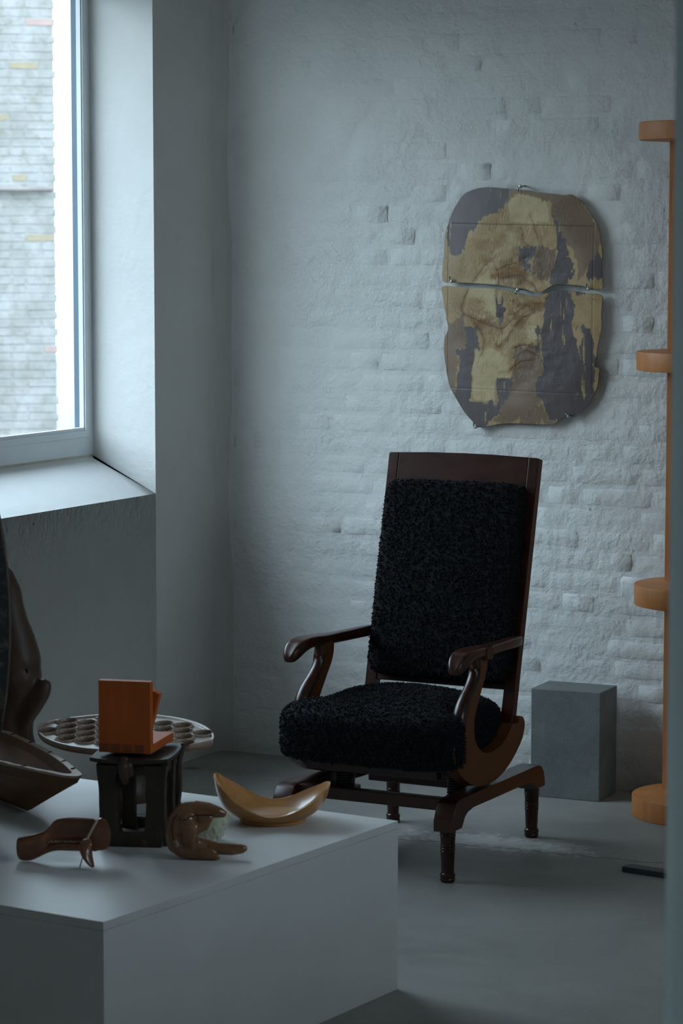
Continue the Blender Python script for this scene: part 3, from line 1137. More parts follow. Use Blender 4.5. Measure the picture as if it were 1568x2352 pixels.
# carved stool
def carved_stool():
    e = empty('carved_stool', (1.385, -2.905, PZ), radians(20.7), 'small dark carved wooden stool on the white plinth under the orange block', 'stool')
    mat = M['stool_wood']
    H = 0.197
    # seat: thin dished slab, upturned corners
    N = 18
    vs, fs = [], []
    W, D = 0.172, 0.20
    x0, y0 = -0.030, -0.010
    for side in (0, 1):
        for j in range(N + 1):
            for i in range(N + 1):
                u, v = i / N * 2 - 1, j / N * 2 - 1
                cx = 0.004 * (1 - v * v) * u
                x = x0 + W * (i / N) + cx
                y = y0 + D * (j / N) + 0.004 * (1 - u * u) * v
                dish = 0.010 * (max(abs(u), 0.0) ** 3 * 0.3 + (abs(v) ** 2) * 0.25) + 0.004 * abs(u * v) ** 2
                z = H - 0.004 + dish * 0.6 + 0.0008 * noise.noise(Vector((x * 60, y * 60, 0)))
                th = 0.016 - 0.008 * max(abs(u), abs(v)) ** 4
                vs.append((x, y, z if side == 0 else z - th))
    n1 = (N + 1) ** 2
    for j in range(N):
        for i in range(N):
            a = j * (N + 1) + i
            fs.append((a, a + 1, a + N + 2, a + N + 1))
            fs.append((n1 + a, n1 + a + N + 1, n1 + a + N + 2, n1 + a + 1))
    rim = [i for i in range(N)] + [N + (N + 1) * j for j in range(N)] + [(N + 1) * N + N - i for i in range(N)] + [(N + 1) * (N - j) for j in range(N)]
    for a, b in zip(rim, rim[1:] + rim[:1]):
        fs.append((a, a + n1, b + n1, b))
    meshobj('seat', vs, fs, mat, e, True, 50)

    def post(name, x, y, wx, wy, zt, zb, bow=0.0, lean=(0, 0)):
        vs, fs = [], []
        n = 9
        for k in range(n + 1):
            t = k / n
            z = zb + (zt - zb) * t
            s = 1 + 0.22 * (abs(t - 0.5) * 2) ** 2.2
            for (a, b) in ((-1, -1), (0, -1.08), (1, -1), (1.08, 0), (1, 1), (0, 1.08), (-1, 1), (-1.08, 0)):
                jx = 0.0016 * noise.noise(Vector((a * 3 + x * 50, b * 3 + y * 50, z * 40)))
                vs.append((x + lean[0] * t + a * wx * s / 2 + jx, y + lean[1] * t + b * wy * s / 2 + jx, z))
        for k in range(n):
            for q in range(8):
                q2 = (q + 1) % 8
                fs.append((k * 8 + q, k * 8 + q2, (k + 1) * 8 + q2, (k + 1) * 8 + q))
        fs.append(tuple(range(7, -1, -1)))
        fs.append(tuple(n * 8 + q for q in range(8)))
        return meshobj(name, vs, fs, mat, e, True, 40)
    zt = H - 0.016
    post('leg', 0.010, 0.012, 0.038, 0.030, zt, 0.025, lean=(-0.004, 0))
    post('leg', 0.046, 0.050, 0.026, 0.026, zt, 0.025)
    post('leg', 0.112, 0.014, 0.040, 0.032, zt, 0.025, lean=(0.002, 0))
    post('leg', 0.010, 0.160, 0.034, 0.030, zt, 0.025)
    post('leg', 0.122, 0.160, 0.030, 0.030, zt, 0.025, lean=(0.003, 0))
    post('leg', 0.128, 0.088, 0.020, 0.030, zt, 0.025, lean=(0.002, 0))
    # apron under the seat and the base frame
    bm = bmesh.new()
    for (cx, cy, sx, sy) in ((0.060, 0.012, 0.128, 0.026), (0.060, 0.160, 0.128, 0.026), (0.004, 0.086, 0.024, 0.15), (0.125, 0.086, 0.022, 0.15)):
        bm_box(bm, (cx, cy, H - 0.026), (sx, sy, 0.024))
    bevel_all(bm, 0.004, 2)
    bmobj('apron', bm, mat, e, 35)
    bm = bmesh.new()
    for (cx, cy, sx, sy, h) in ((0.060, 0.010, 0.138, 0.036, 0.036), (0.062, 0.165, 0.136, 0.034, 0.036), (0.006, 0.088, 0.036, 0.16, 0.034), (0.122, 0.088, 0.036, 0.16, 0.034), (0.064, 0.088, 0.10, 0.14, 0.012)):
        bm_box(bm, (cx, cy, h / 2), (sx, sy, h))
    bevel_all(bm, 0.004, 2)
    bmobj('base', bm, mat, e, 35)
    blob('carved_knob', [[((0.046, -0.006, H - 0.004), 0.010), ((0.045, -0.014, H - 0.018), 0.014), ((0.047, -0.010, H - 0.040), 0.011), ((0.048, -0.006, H - 0.052), 0.008)],
                         [((0.056, -0.010, H - 0.016), 0.012), ((0.058, -0.006, H - 0.034), 0.010)]], M['figure_wood'], e, 0.002, 4)
    tube('carved_ridge', smooth_open([(0.132, 0.146, 0.04), (0.140, 0.150, 0.10), (0.139, 0.158, 0.16), (0.146, 0.170, 0.199)], 5), 0.006, mat, e, 8)


carved_stool()


def orange_block():
    e = empty('angular_block_sculpture', (1.356, -2.884, PZ + 0.2035), radians(14.0), 'bright orange wooden L-shaped block with finger joints standing on the dark stool', 'sculpture')
    mat = M['orange_wood']
    box('upright_board', (0.0615, 0.0105, 0.080), (0.119, 0.021, 0.160), mat, e, 0.0008)
    box('base_board', (0.0615, 0.0965, 0.0095), (0.119, 0.151, 0.019), mat, e, 0.0008)
    # leaning board behind the upright
    m = ngon_frame((0, 0.034, 0), (1, 0, 0), (0, 0, 1), (0, -1, 0))
    prism('leaning_board', [(0.040, 0.0185), (0.104, 0.0185), (0.119, 0.070), (0.1345, 0.130), (0.114, 0.140), (0.050, 0.150), (0.030, 0.080)], 0.022, m, mat, e, 0.0008)
    for k in range(4):
        box('finger_joint', (0.0135 + 0.0272 * k, -0.0001, 0.0105), (0.0205, 0.0010, 0.0185), M['orange_wood_end'], e, 0.0001)
    return e


orange_block()


def mancala():
    cx, cy, cz = 1.160, -2.462, 0.560
    e = empty('mancala_board', (cx, cy, PZ), radians(2.0), 'leaf-shaped brown mancala tray with round cups raised on a foot behind the stool', 'tray')
    A, B, TH = 0.238, 0.146, 0.017
    rot = Matrix.Translation((0, 0, cz - PZ)) @ Matrix.Rotation(radians(5.5), 4, 'X')

    def half_width(u):
        return B * (1 - abs(u) ** 2.1) ** 0.80 + 0.010 * (1 - u ** 8)
    cups = []
    for q in range(-3, 4):
        v = q * 0.0455
        for k in range(-6, 7):
            x = k * 0.0530 + (0.0265 if q % 2 else 0.0)
            u = x / A
            if abs(u) < 0.93 and abs(v) + 0.021 < half_width(u) and abs(x) < A - 0.036:
                cups.append((x, v, 0.0245))
    NX, NY = 260, 170
    U = np.linspace(-1, 1, NX)
    V = np.linspace(-1, 1, NY)
    UU, VV = np.meshgrid(U, V)
    Xg = UU * A
    hw = np.vectorize(half_width)(np.clip(UU, -0.9999, 0.9999))
    Yg = VV * hw
    Zg = np.full(Xg.shape, 0.0)
    # raised lip round the tray, stepped down inside it
    edge = (1 - np.abs(VV)) * hw
    edge = np.minimum(edge, (1 - np.abs(UU)) * A * 1.2)
    Zg -= 0.005 * (1 / (1 + np.exp(-(edge - 0.009) / 0.0009)))
    for (x, y, r) in cups:
        d = np.sqrt((Xg - x) ** 2 + (Yg - y) ** 2)
        ringm = np.exp(-((d - r) / 0.0022) ** 2)
        Zg = np.maximum(Zg, -0.005 + 0.0055 * ringm)
    for (x, y, r) in cups:
        d = np.sqrt((Xg - x) ** 2 + (Yg - y) ** 2)
        m = d < r - 0.001
        Zg[m] = np.minimum(Zg[m], -0.003 - 0.011 * np.sqrt(np.clip(1 - (d[m] / r) ** 2, 0, 1)) ** 0.9)
    top = np.stack([Xg.ravel(), Yg.ravel(), Zg.ravel()], 1)
    Zb = -TH - 0.0 * Xg
    Zb = np.where(np.abs(VV) < 0.999, -TH - 0.006 * (1 - VV ** 2) * (1 - UU ** 2), -TH)
    bot = np.stack([Xg.ravel() * 0.985, Yg.ravel() * 0.97, Zb.ravel()], 1)
    n = NX * NY
    fs = []
    for j in range(NY - 1):
        for i in range(NX - 1):
            a = j * NX + i
            fs.append((a, a + 1, a + NX + 1, a + NX))
            if True:
                fs.append((n + a, n + a + NX, n + a + NX + 1, n + a + 1))
    rim = list(range(NX - 1)) + [NX - 1 + NX * j for j in range(NY - 1)] + [NX * NY - 1 - i for i in range(NX - 1)] + [NX * (NY - 1 - j) for j in range(NY - 1)]
    for a, b in zip(rim, rim[1:] + rim[:1]):
        fs.append((a, a + n, b + n, b))
    vs = [rot @ Vector(v) for v in np.vstack([top, bot]).tolist()]
    o = meshobj('cup_tray', vs, fs, M['mancala_wood'], e, True, 55)
    wear = np.clip((Zg.ravel() + 0.0052) / 0.0030, 0, 1) * 0.75 + 0.25 * (np.abs(Zg.ravel() + 0.005) < 0.0006)
    full = np.zeros((2 * n, 4), np.float32)
    full[:n, :3] = wear[:, None]
    full[:, 3] = 1
    o.data.color_attributes.new('wear', 'FLOAT_COLOR', 'POINT').data.foreach_set('color', full.ravel())
    lathe('pedestal', [(0.058, 0.0), (0.060, 0.012), (0.046, 0.028), (0.040, 0.08), (0.046, 0.125), (0.066, 0.148)], M['figure_wood'], e, Matrix.Translation((0.012, 0.004, 0)), 24)


mancala()


def boat_trough():
    """long dugout bowl pointing at the camera's right; rim tip raised, body leaning on its keel"""
    tip = Vector((1.256, -2.812, 0.520))
    ax = Vector((-0.866, 0.5, 0)).normalized()        # away from the tip
    sd = Vector((0.5, 0.866, 0))                      # towards the far rim
    e = empty('boat_shaped_trough', (0.85, -2.55, PZ), 0, 'long boat-shaped brown wooden trough with a pale notched rim at the left of the plinth', 'trough')
    inv = Matrix.Translation((-0.85, 2.55, -PZ))
    L = 1.15
    NS, NA = 60, 22
    th = 0.013

    def hwid(s):        # half width at distance s from the tip
        d = min(s, L - s)
        return 0.118 * (1 - math.exp(-(d / 0.36) ** 1.12)) + 0.016 * (1 - math.exp(-d / 0.008)) + 0.0005

    def rimz(s):
        return 0.520

    def keelz(s):
        d = min(s, L - s)
        if d < 0.255:
            return PZ + 0.0012 + 0.112 * (1 - d / 0.255) ** 0.97
        return PZ + 0.0012
    outer, inner = [], []
    for i in range(NS + 1):
        s = L * (0.5 - 0.5 * cos(pi * i / NS))
        w = hwid(s)
        kz = keelz(s)
        rz = rimz(s)
        P = tip + ax * s
        ro, ri = [], []
        for k in range(NA + 1):
            a = -pi / 2 + pi * k / NA
            f = sin(a)
            sq = abs(f) ** 0.92 * (1 if f > 0 else -1)
            o = P + sd * (w * sq)
            o.z = rz - (rz - kz) * (1 - abs(sq) ** 1.35)
            ro.append(o)
            wi = max(0.0008, w - th - 0.006 * max(0, 1 - s / 0.2))
            q = tip + ax * min(max(s, 0.032 + 0.4 * s), L - 0.05) + sd * (wi * sq)
            kk = min(rz - 0.002, kz + 0.016 + 0.03 * max(0, 1 - min(s, L - s) / 0.14))
            q.z = rz - 0.0005 - (rz - kk) * (cos(a) ** 0.7 if cos(a) > 0 else 0)
            ri.append(q)
        outer.append(ro)
        inner.append(ri)

    def shell(name, rows, mat, flip=False):
        vs = [inv @ v for r in rows for v in r]
        W = len(rows[0])
        fs = []
        for i in range(len(rows) - 1):
            for k in range(W - 1):
                a = i * W + k
                f = (a, a + 1, a + W + 1, a + W)
                fs.append(f[::-1] if flip else f)
        return vs, fs
    vo, fo = shell('o', outer, None)
    vi, fi = shell('i', inner, None, True)
    n = len(vo)
    vs = vo + vi
    fs = fo + [tuple(q + n for q in f) for f in fi]
    meshobj('hollowed_body', vs, fs, M['trough_wood'], e, True, 60)
    # pale rim: closed band following outer and inner rim
    W = NA + 1

    def ring(rows, k):
        return [rows[i][k] for i in range(NS + 1)]
    o1 = ring(outer, 0) + list(reversed(ring(outer, NA)))
    i1 = ring(inner, 0) + list(reversed(ring(inner, NA)))
    vs, fs = [], []
    m = len(o1)
    for a, b in zip(o1, i1):
        j = 0.0014 * noise.noise(a * 40)
        for p, dz in ((a, -0.003), (a, 0.0025 + j), (b, 0.0025 + j), (b, -0.003)):
            q = p.copy()
            q.z += dz
            vs.append(inv @ q)
    for i in range(m):
        i2 = (i + 1) % m
        for q in range(4):
            q2 = (q + 1) % 4
            fs.append((i * 4 + q, i * 4 + q2, i2 * 4 + q2, i2 * 4 + q))
    meshobj('rim', vs, fs, M['rim_and_highlight'], e, True, 40)
    # little saw-cut notches across the rim
    for (s, side) in ((0.085, 1), (0.175, 1), (0.29, 1), (0.43, 1), (0.55, 1), (0.17, -1), (0.34, -1)):
        P = tip + ax * s + sd * (side * (hwid(s) - th * 0.55))
        P.z = rimz(s) + 0.0022
        d = (sd * side + ax * 0.55).normalized()
        a, b = inv @ (P - d * 0.006), inv @ (P + d * 0.008)
        tube('notch', [a, b], 0.0022, M['black_line'], e, 6)


boat_trough()


def turned_bowl():
    e = empty('turned_wooden_bowl', (1.582, -2.500, PZ), radians(27.6), 'honey-coloured turned wooden bowl with two raised ends at the right end of the plinth', 'bowl')
    NP, NT_ = 96, 22

    def rim_h(a):
        c = cos(a)
        h = 0.028 + (0.078 if c < 0 else 0.058) * abs(c) ** 2.0
        return h + 0.0012 * sin(9 * a) * abs(c)

    def rad(z):       # outer radius
        z = max(0, z)
        return 0.072 + 0.056 * (1 - math.exp(-z / 0.026)) + 0.09 * z
    vs, fs = [], []
    for a_i in range(NP):
        a = 2 * pi * a_i / NP
        hr = rim_h(a)
        for k in range(NT_):
            t = k / (NT_ - 1)
            z = 0.008 + (hr - 0.008) * t
            r = rad(z - 0.006)
            vs.append((r * cos(a), r * sin(a), z))
        thk = 0.0065
        for k in range(NT_):
            t = 1 - k / (NT_ - 1)
            z = 0.015 + (hr - 0.015) * t
            r = rad(z - 0.006) - thk * (1 + 0.8 * (1 - t))
            vs.append((r * cos(a), r * sin(a), z + 0.0006))
    W = 2 * NT_
    for i in range(NP):
        i2 = (i + 1) % NP
        for k in range(W - 1):
            fs.append((i * W + k, i2 * W + k, i2 * W + k + 1, i * W + k + 1))
    c0 = len(vs)
    vs.append((0, 0, 0.012))
    for i in range(NP):
        fs.append((i * W + W - 1, ((i + 1) % NP) * W + W - 1, c0))
    c1 = len(vs)
    vs.append((0, 0, 0.008))
    for i in range(NP):
        fs.append((((i + 1) % NP) * W, i * W, c1))
    meshobj('bowl_body', vs, fs, M['bowl_wood'], e, True, 50)
    lathe('foot_ring', [(0.074, 0.0), (0.077, 0.002), (0.077, 0.008), (0.074, 0.011)], M['bowl_wood'], e, None, 64, 40)


turned_bowl()


def coiled_carving():
    # local axes: x to the right as seen, y away, z up
    e = empty('coiled_wood_carving', (1.631, -2.916, PZ), radians(27.6), 'glossy brown carved root curled like a hand with two pointed fingers on the plinth', 'carving')
    s = 1 / 1060.0

    def P(px, py, y=0.0):
        return ((px - 456.5 - 50 * y) * s, y, (1972 - py - 240 * y) / 1048.0)
    strokes = [
        [(P(512, 1869), 0.009), (P(500, 1865), 0.013), (P(478, 1862, .004), 0.019), (P(450, 1861, .006), 0.022), (P(425, 1868, .006), 0.026), (P(410, 1890, .004), 0.026), (P(402, 1915, 0), 0.022), (P(406, 1938, -.004), 0.022), (P(420, 1950, -.002), 0.020), (P(445, 1958, -.006), 0.016), (P(470, 1962, -.012), 0.013), (P(490, 1967, -.016), 0.009), (P(501, 1970, -.018), 0.005)],
        [(P(430, 1885, -.012), 0.020), (P(436, 1905, -.012), 0.021), (P(434, 1926, -.010), 0.021), (P(440, 1940, 0), 0.022), (P(470, 1942, .004), 0.017), (P(500, 1949, .004), 0.014), (P(530, 1951, .002), 0.0135), (P(553, 1950, 0), 0.011), (P(560, 1949, 0), 0.008)],
        [(P(440, 1898, .010), 0.024), (P(425, 1925, .012), 0.022)],
        [(P(462, 1878, -.010), 0.012), (P(480, 1880, -.008), 0.010), (P(470, 1895, -.008), 0.012), (P(450, 1905, -.014), 0.012)],
    ]
    blob('carved_body', strokes, M['carved_wood'], e, 0.0022, 6)

    def groove(name, pts, r=0.0011):
        tube(name, smooth_open([P(*p) for p in pts], 5), r, M['black_line'], e, 6)
    groove('carved_groove', [(408, 1872, -.0195), (399, 1882, -.0205), (395, 1900, -.0215), (398, 1922, -.022), (403, 1938, -.0245), (412, 1948, -.026)])
    groove('carved_groove', [(420, 1886, -.0300), (432, 1880, -.0285), (448, 1874, -.0225), (465, 1872, -.0205), (490, 1873, -.0135)])
    blob('knot', [[(P(404, 1934, -.022), 0.006), (P(408, 1943, -.023), 0.005)]], M['serration'], e, 0.0015, 3)


coiled_carving()


def pressed_glass_cup():
    e = empty('pressed_glass_cup', (1.570, -2.744, PZ), radians(27.6), 'small milky pressed-glass cup tucked inside the curled wood carving', 'cup')
    R = Matrix.Translation((-0.012, 0, 0.0)) @ Matrix.Translation((0, 0, 0.0015)) @ Matrix.Rotation(radians(4), 4, 'Y')
    seg, n = 120, 44
    vs, fs = [], []
    H = 0.062
    for k in range(n):
        t = k / (n - 1)
        z = H * t
        r = 0.021 + 0.026 * (t ** 0.75) - 0.007 * max(0, t - 0.72) / 0.28
        for q in range(seg):
            a = 2 * pi * q / seg
            lobe = 0.0016 * (0.5 + 0.5 * cos(11 * a)) * t
            # raised comma-shaped swirls in three tiers
            tier = math.floor(t * 3.2)
            ph = a * 7 + tier * 1.5 + 5 * t
            sw = max(0.0, sin(ph)) ** 6 * max(0.0, sin(pi * ((t * 3.2) % 1.0))) ** 0.6
            foot = 0.0015 if t < 0.07 else 0
            rr = r + lobe + 0.0032 * sw + foot
            vs.append(R @ Vector((rr * cos(a), rr * sin(a), z)))
    for k in range(n):
        t = 1 - k / (n - 1)
        z = 0.006 + (H - 0.006) * t
        r = 0.021 + 0.026 * (t ** 0.75) - 0.007 * max(0, t - 0.72) / 0.28 - 0.004
        for q in range(seg):
            a = 2 * pi * q / seg
            vs.append(R @ Vector((r * cos(a), r * sin(a), z)))
    for k in range(2 * n - 1):
        for q in range(seg):
            q2 = (q + 1) % seg
            fs.append((k * seg + q, k * seg + q2, (k + 1) * seg + q2, (k + 1) * seg + q))
    fs.append(tuple(reversed(range(seg))))
    fs.append(tuple((2 * n - 1) * seg + q for q in range(seg)))
    meshobj('glass_body', vs, fs, M['pressed_glass'], e, True, 70)


pressed_glass_cup()


def pod_carving():
    e = empty('hollow_pod_carving', (1.372, -3.085, PZ), radians(24.0), 'reddish-brown hollow carved pod lying in front of the dark stool with a drooping blade', 'carving')
    s = 1 / 1085.0
    def X(px, y=0.0):
        return (px - 125.8 - 165 * y) / 1070.0

    def Z(py, y=0.0):
        return (1979 - py - 244 * y) / 1054.0
    mat = M['pod_wood']
    # body: open half shell facing the viewer, drawn as rings of a C-section along x
    st = [  # px, top py, bottom py, depth
        (39, 1926, 1960, 0.030), (44, 1924, 1976, 0.036), (56, 1921, 1982, 0.038), (74, 1917, 1979, 0.036), (94, 1913, 1967, 0.033), (108, 1907, 1960, 0.034),
        (119, 1895, 1956, 0.038), (128, 1884, 1954, 0.044), (140, 1879, 1953, 0.048), (165, 1877, 1954, 0.050), (190, 1878, 1954, 0.050), (212, 1879, 1954, 0.048), (226, 1881, 1955, 0.044)]
    NA = 22
    vs, fs = [], []
    for i, (px, zt, zb, dp) in enumerate(st):
        x = X(px)
        t, b = Z(zt), max(Z(zb), 0.001)
        zc, rz = (t + b) / 2, (t - b) / 2
        openness = min(1.0, max(0.0, (px - 96) / 26.0))
        for k in range(NA):
            a = 2 * pi * k / NA
            ca, sa = cos(a), sin(a)
            y = dp * 0.5 * ca
            z = zc + rz * sa
            if ca < 0 and openness > 0:      # front side pushed in: a hollow with a ledge
                f = (-ca)
                hollow = dp * (0.78 if sa > -0.35 else 0.30)
                y = y + openness * hollow * f ** 0.7
                if sa < -0.30:
                    y -= openness * 0.004
            vs.append((x, y, z))
    for i in range(len(st) - 1):
        for k in range(NA):
            k2 = (k + 1) % NA
            fs.append((i * NA + k, i * NA + k2, (i + 1) * NA + k2, (i + 1) * NA + k))
    fs.append(tuple(reversed(range(NA))))
    fs.append(tuple((len(st) - 1) * NA + k for k in range(NA)))
    o = meshobj('pod_shell', vs, fs, mat, e, True)
    md = o.modifiers.new('sub', 'SUBSURF')
    md.levels = md.render_levels = 2
    # right end: upright oval disc with a pale sharp edge
    m = ngon_frame((0, -0.004, 0), (1, 0, 0), (0, 0.18, 0.98), (0, -1, 0.1))
    disc = smooth_closed([(X(a, -.024), Z(b, -.024)) for a, b in ((226, 1883), (236, 1881), (246, 1891), (253, 1912), (253, 1933), (246, 1950), (226, 1953), (212, 1955), (205, 1940), (203, 1925), (214, 1903))], 4)
    disc = [(p.x, p.y) if hasattr(p, 'x') else p for p in disc]
    prism('end_disc', disc, 0.016, ngon_frame((0, -0.024, 0.0), (1, 0.12, 0), (0, 0, 1), (0.12, -0.99, 0)), mat, e, 0.005, 3)
    # drooping blade that touches the plinth
    px = [(204, 1924, -.040, .006), (200, 1932, -.052, .013), (197, 1945, -.060, .0155), (200, 1960, -.064, .0165), (206, 1975, -.067, .0140), (213, 1988, -.070, .0085), (217, 1993, -.071, .0035)]
    path = [(X(a, y), y, max(Z(b, y), 0.006)) for (a, b, y, r) in px]
    tube('drooping_blade', path, [(r, r * 0.42) for (_, _, _, r) in px], mat, e, 16).modifiers.new('sub', 'SUBSURF').render_levels = 1
    tube('blade_highlight', smooth_open([(X(a, y), y, Z(b, y)) for a, b, y in ((225, 1884, -.022), (214, 1903, -.036), (204, 1922, -.046), (201, 1932, -.052))], 4), 0.0026, M['rim_and_highlight'], e, 8)  # pale tube paints the bright highlight along the blade edge
    # pale edge along the top of the shell
    tube('pale_edge', smooth_open([(X(48), -.010, Z(1924)), (X(80), -.008, Z(1917)), (X(106), -.008, Z(1908.5)), (X(120), -.010, Z(1895)), (X(130), -.010, Z(1883.5)), (X(150), -.008, Z(1878.5)), (X(212), -.008, Z(1879.5))], 4), 0.0016, M['pod_wood'], e, 6)
    # row of small carved teeth inside
    vs, fs = [], []
    for k in range(34):
        x = X(120 + k * 2.2)
        z = Z(1932 - 0.06 * k * 0.5) + random.uniform(-.001, .001)
        y = -0.006 + random.uniform(-.0012, .0012)
        r = random.uniform(0.0016, 0.0028)
        b = len(vs)
        for (dx, dy, dz) in ((1, 0, 0), (-1, 0, 0), (0, 1, 0), (0, -1, 0), (0, 0, 1.3), (0, 0, -1)):
            vs.append((x + dx * r, y + dy * r, z + dz * r))
        for f in ((0, 2, 4), (2, 1, 4), (1, 3, 4), (3, 0, 4), (2, 0, 5), (1, 2, 5), (3, 1, 5), (0, 3, 5)):
            fs.append(tuple(b + q for q in f))
    t = meshobj('carved_teeth', vs, fs, M['serration'], e, False)
    t['kind'] = 'stuff'
    tube('loose_cord', smooth_open([(X(193, -.05), -.050, Z(1958, -.05)), (X(190, -.056), -.056, Z(1972, -.056)), (X(184, -.06), -.060, 0.002)], 4), 0.0012, mat, e, 6)


pod_carving()


# dark standing carving with a round eye-hole, and the tall black slab in front of it
def standing_figure():
    e = empty('standing_root_carving', (0.80, -2.335, PZ), radians(27.6), 'dark brown smooth standing wood carving with a small round hole, behind the trough', 'carving')

    s = 1 / 927.0

    def P(px, py, y=0.0):
        return ((px - 66 - 100 * y) * s, y, (1784 - py - 184 * y) / 915.0)
    strokes = [
        [(P(5, 1300, .02), 0.016), (P(18, 1325, .02), 0.024), (P(22, 1365, .01), 0.038), (P(22, 1400), 0.044), (P(28, 1440), 0.050), (P(36, 1480), 0.058), (P(38, 1520), 0.068), (P(34, 1555), 0.074), (P(24, 1600), 0.058), (P(18, 1645), 0.048), (P(26, 1690), 0.050), (P(36, 1728), 0.054)],
        [(P(0, 1350), 0.030), (P(0, 1500), 0.060), (P(2, 1620), 0.055)],
        [(P(105, 1578, -.040), 0.020), (P(98, 1594, -.040), 0.023), (P(80, 1622, -.034), 0.024), (P(60, 1652, -.025), 0.022), (P(52, 1690, -.01), 0.030), (P(52, 1720), 0.038), (P(54, 1738), 0.040)],
    ]
    o = blob('carved_trunk', strokes, M['figure_wood'], e, 0.006, 8)
    hx, hy, hz = P(67, 1535, 0)
    bpy.context.view_layer.update()
    # the hole: short dark-lined eyelet sunk into the front surface
    dg = bpy.context.evaluated_depsgraph_get()
    ok, loc, nrm, _ = o.evaluated_get(dg).ray_cast(Vector((hx, -0.4, hz)), Vector((0, 1, 0)))
    yb = loc.y if ok else -0.06
    lathe('eye_hole', [(0.0, 0.0), (0.0065, 0.0004), (0.0072, 0.0016), (0.0066, 0.003)], M['black_line'], e, Matrix.Translation((hx, yb + 0.0016, hz)) @ Matrix.Rotation(radians(90), 4, 'X'), 20, cap=False)


standing_figure()


def black_slab():
    e = empty('tall_blackened_slab', (0.936, -2.880, PZ), radians(27.6), 'tall narrow blackened wooden slab at the far left edge with a pale worn border', 'carving')
    # lens-like outline, in (across, up); bottom stands on the plinth
    pts = []
    for k in range(31):
        a = -1.38 + (1.38 + pi / 2 - 0.02) * k / 30
        pts.append((0.158 * cos(a), 0.467 + 0.475 * sin(a)))
    left = [(-a, b) for a, b in reversed(pts)]
    m = ngon_frame((0, 0, 0), (1, 0, 0), (0, 0, 1), (0, -1, 0))
    prism('slab_body', pts + left, 0.022, m, M['slab_dark'], e, 0.006, 2)
    tube('worn_edge', [m @ Vector((a - 0.002, b, 0.009)) for a, b in pts[1:-1]], 0.0028, M['slab_edge'], e, 6)


black_slab()
# ------------------------------------------------------------------ platform rocking armchair
PANEL = [(0.166, 0.376), (0.193, 0.363), (0.2, 0.343), (0.181, 0.311), (0.128, 0.274), (0.064, 0.245), (-0.004, 0.228), (-0.067, 0.2235), (-0.133, 0.229), (-0.182, 0.24), (-0.237, 0.265), (-0.282, 0.294), (-0.306, 0.321), (-0.316, 0.346), (-0.309, 0.368), (-0.289, 0.385), (-0.252, 0.376), (-0.239, 0.415), (-0.227, 0.443), (-0.209, 0.466), (-0.179, 0.489), (-0.149, 0.513), (-0.131, 0.545), (-0.125, 0.588), (-0.078, 0.588), (-0.09, 0.539), (-0.118, 0.501), (-0.142, 0.469), (-0.166, 0.433), (-0.178, 0.393), (-0.165, 0.36), (-0.134, 0.329), (-0.093, 0.314), (-0.043, 0.31), (0.02, 0.317), (0.075, 0.339), (0.097, 0.36), (0.115, 0.362), (0.146, 0.357), (0.151, 0.372)]


def super_box(c, s, n, p, disp, seed, crown=(0, 0), squash=None):
    """rounded box as a displaced cube-sphere; returns bmesh"""
    bm = bmesh.new()
    bmesh.ops.create_cube(bm, size=2.0)
    bmesh.ops.subdivide_edges(bm, edges=bm.edges[:], cuts=n, use_grid_fill=True)
    for v in bm.verts:
        q = v.co.copy()
        ax = [abs(k) for k in q]
        L = (ax[0] ** p + ax[1] ** p + ax[2] ** p) ** (1 / p)
        q = q / L
        v.co = q
    bm.normal_update()
    for v in bm.verts:
        q = v.co
        w = Vector((q.x * s[0] / 2, q.y * s[1] / 2, q.z * s[2] / 2))
        if crown[0] and q.z > 0:
            w.z += crown[0] * (1 - q.x ** 2) * (1 - q.y ** 2)
        if crown[1] and q.y < 0:
            w.y -= crown[1] * (1 - q.x ** 2) * (1 - q.z ** 2)
        if squash:
            w = squash(w)
        d = noise.noise(w * 55 + Vector((seed, 0, 0))) * disp + noise.noise(w * 130 + Vector((0, seed, 0))) * disp * 0.6
        v.co = w + v.normal * d
    bm.transform(Matrix.Translation(c))
    bmesh.ops.recalc_face_normals(bm, faces=bm.faces)
    return bm


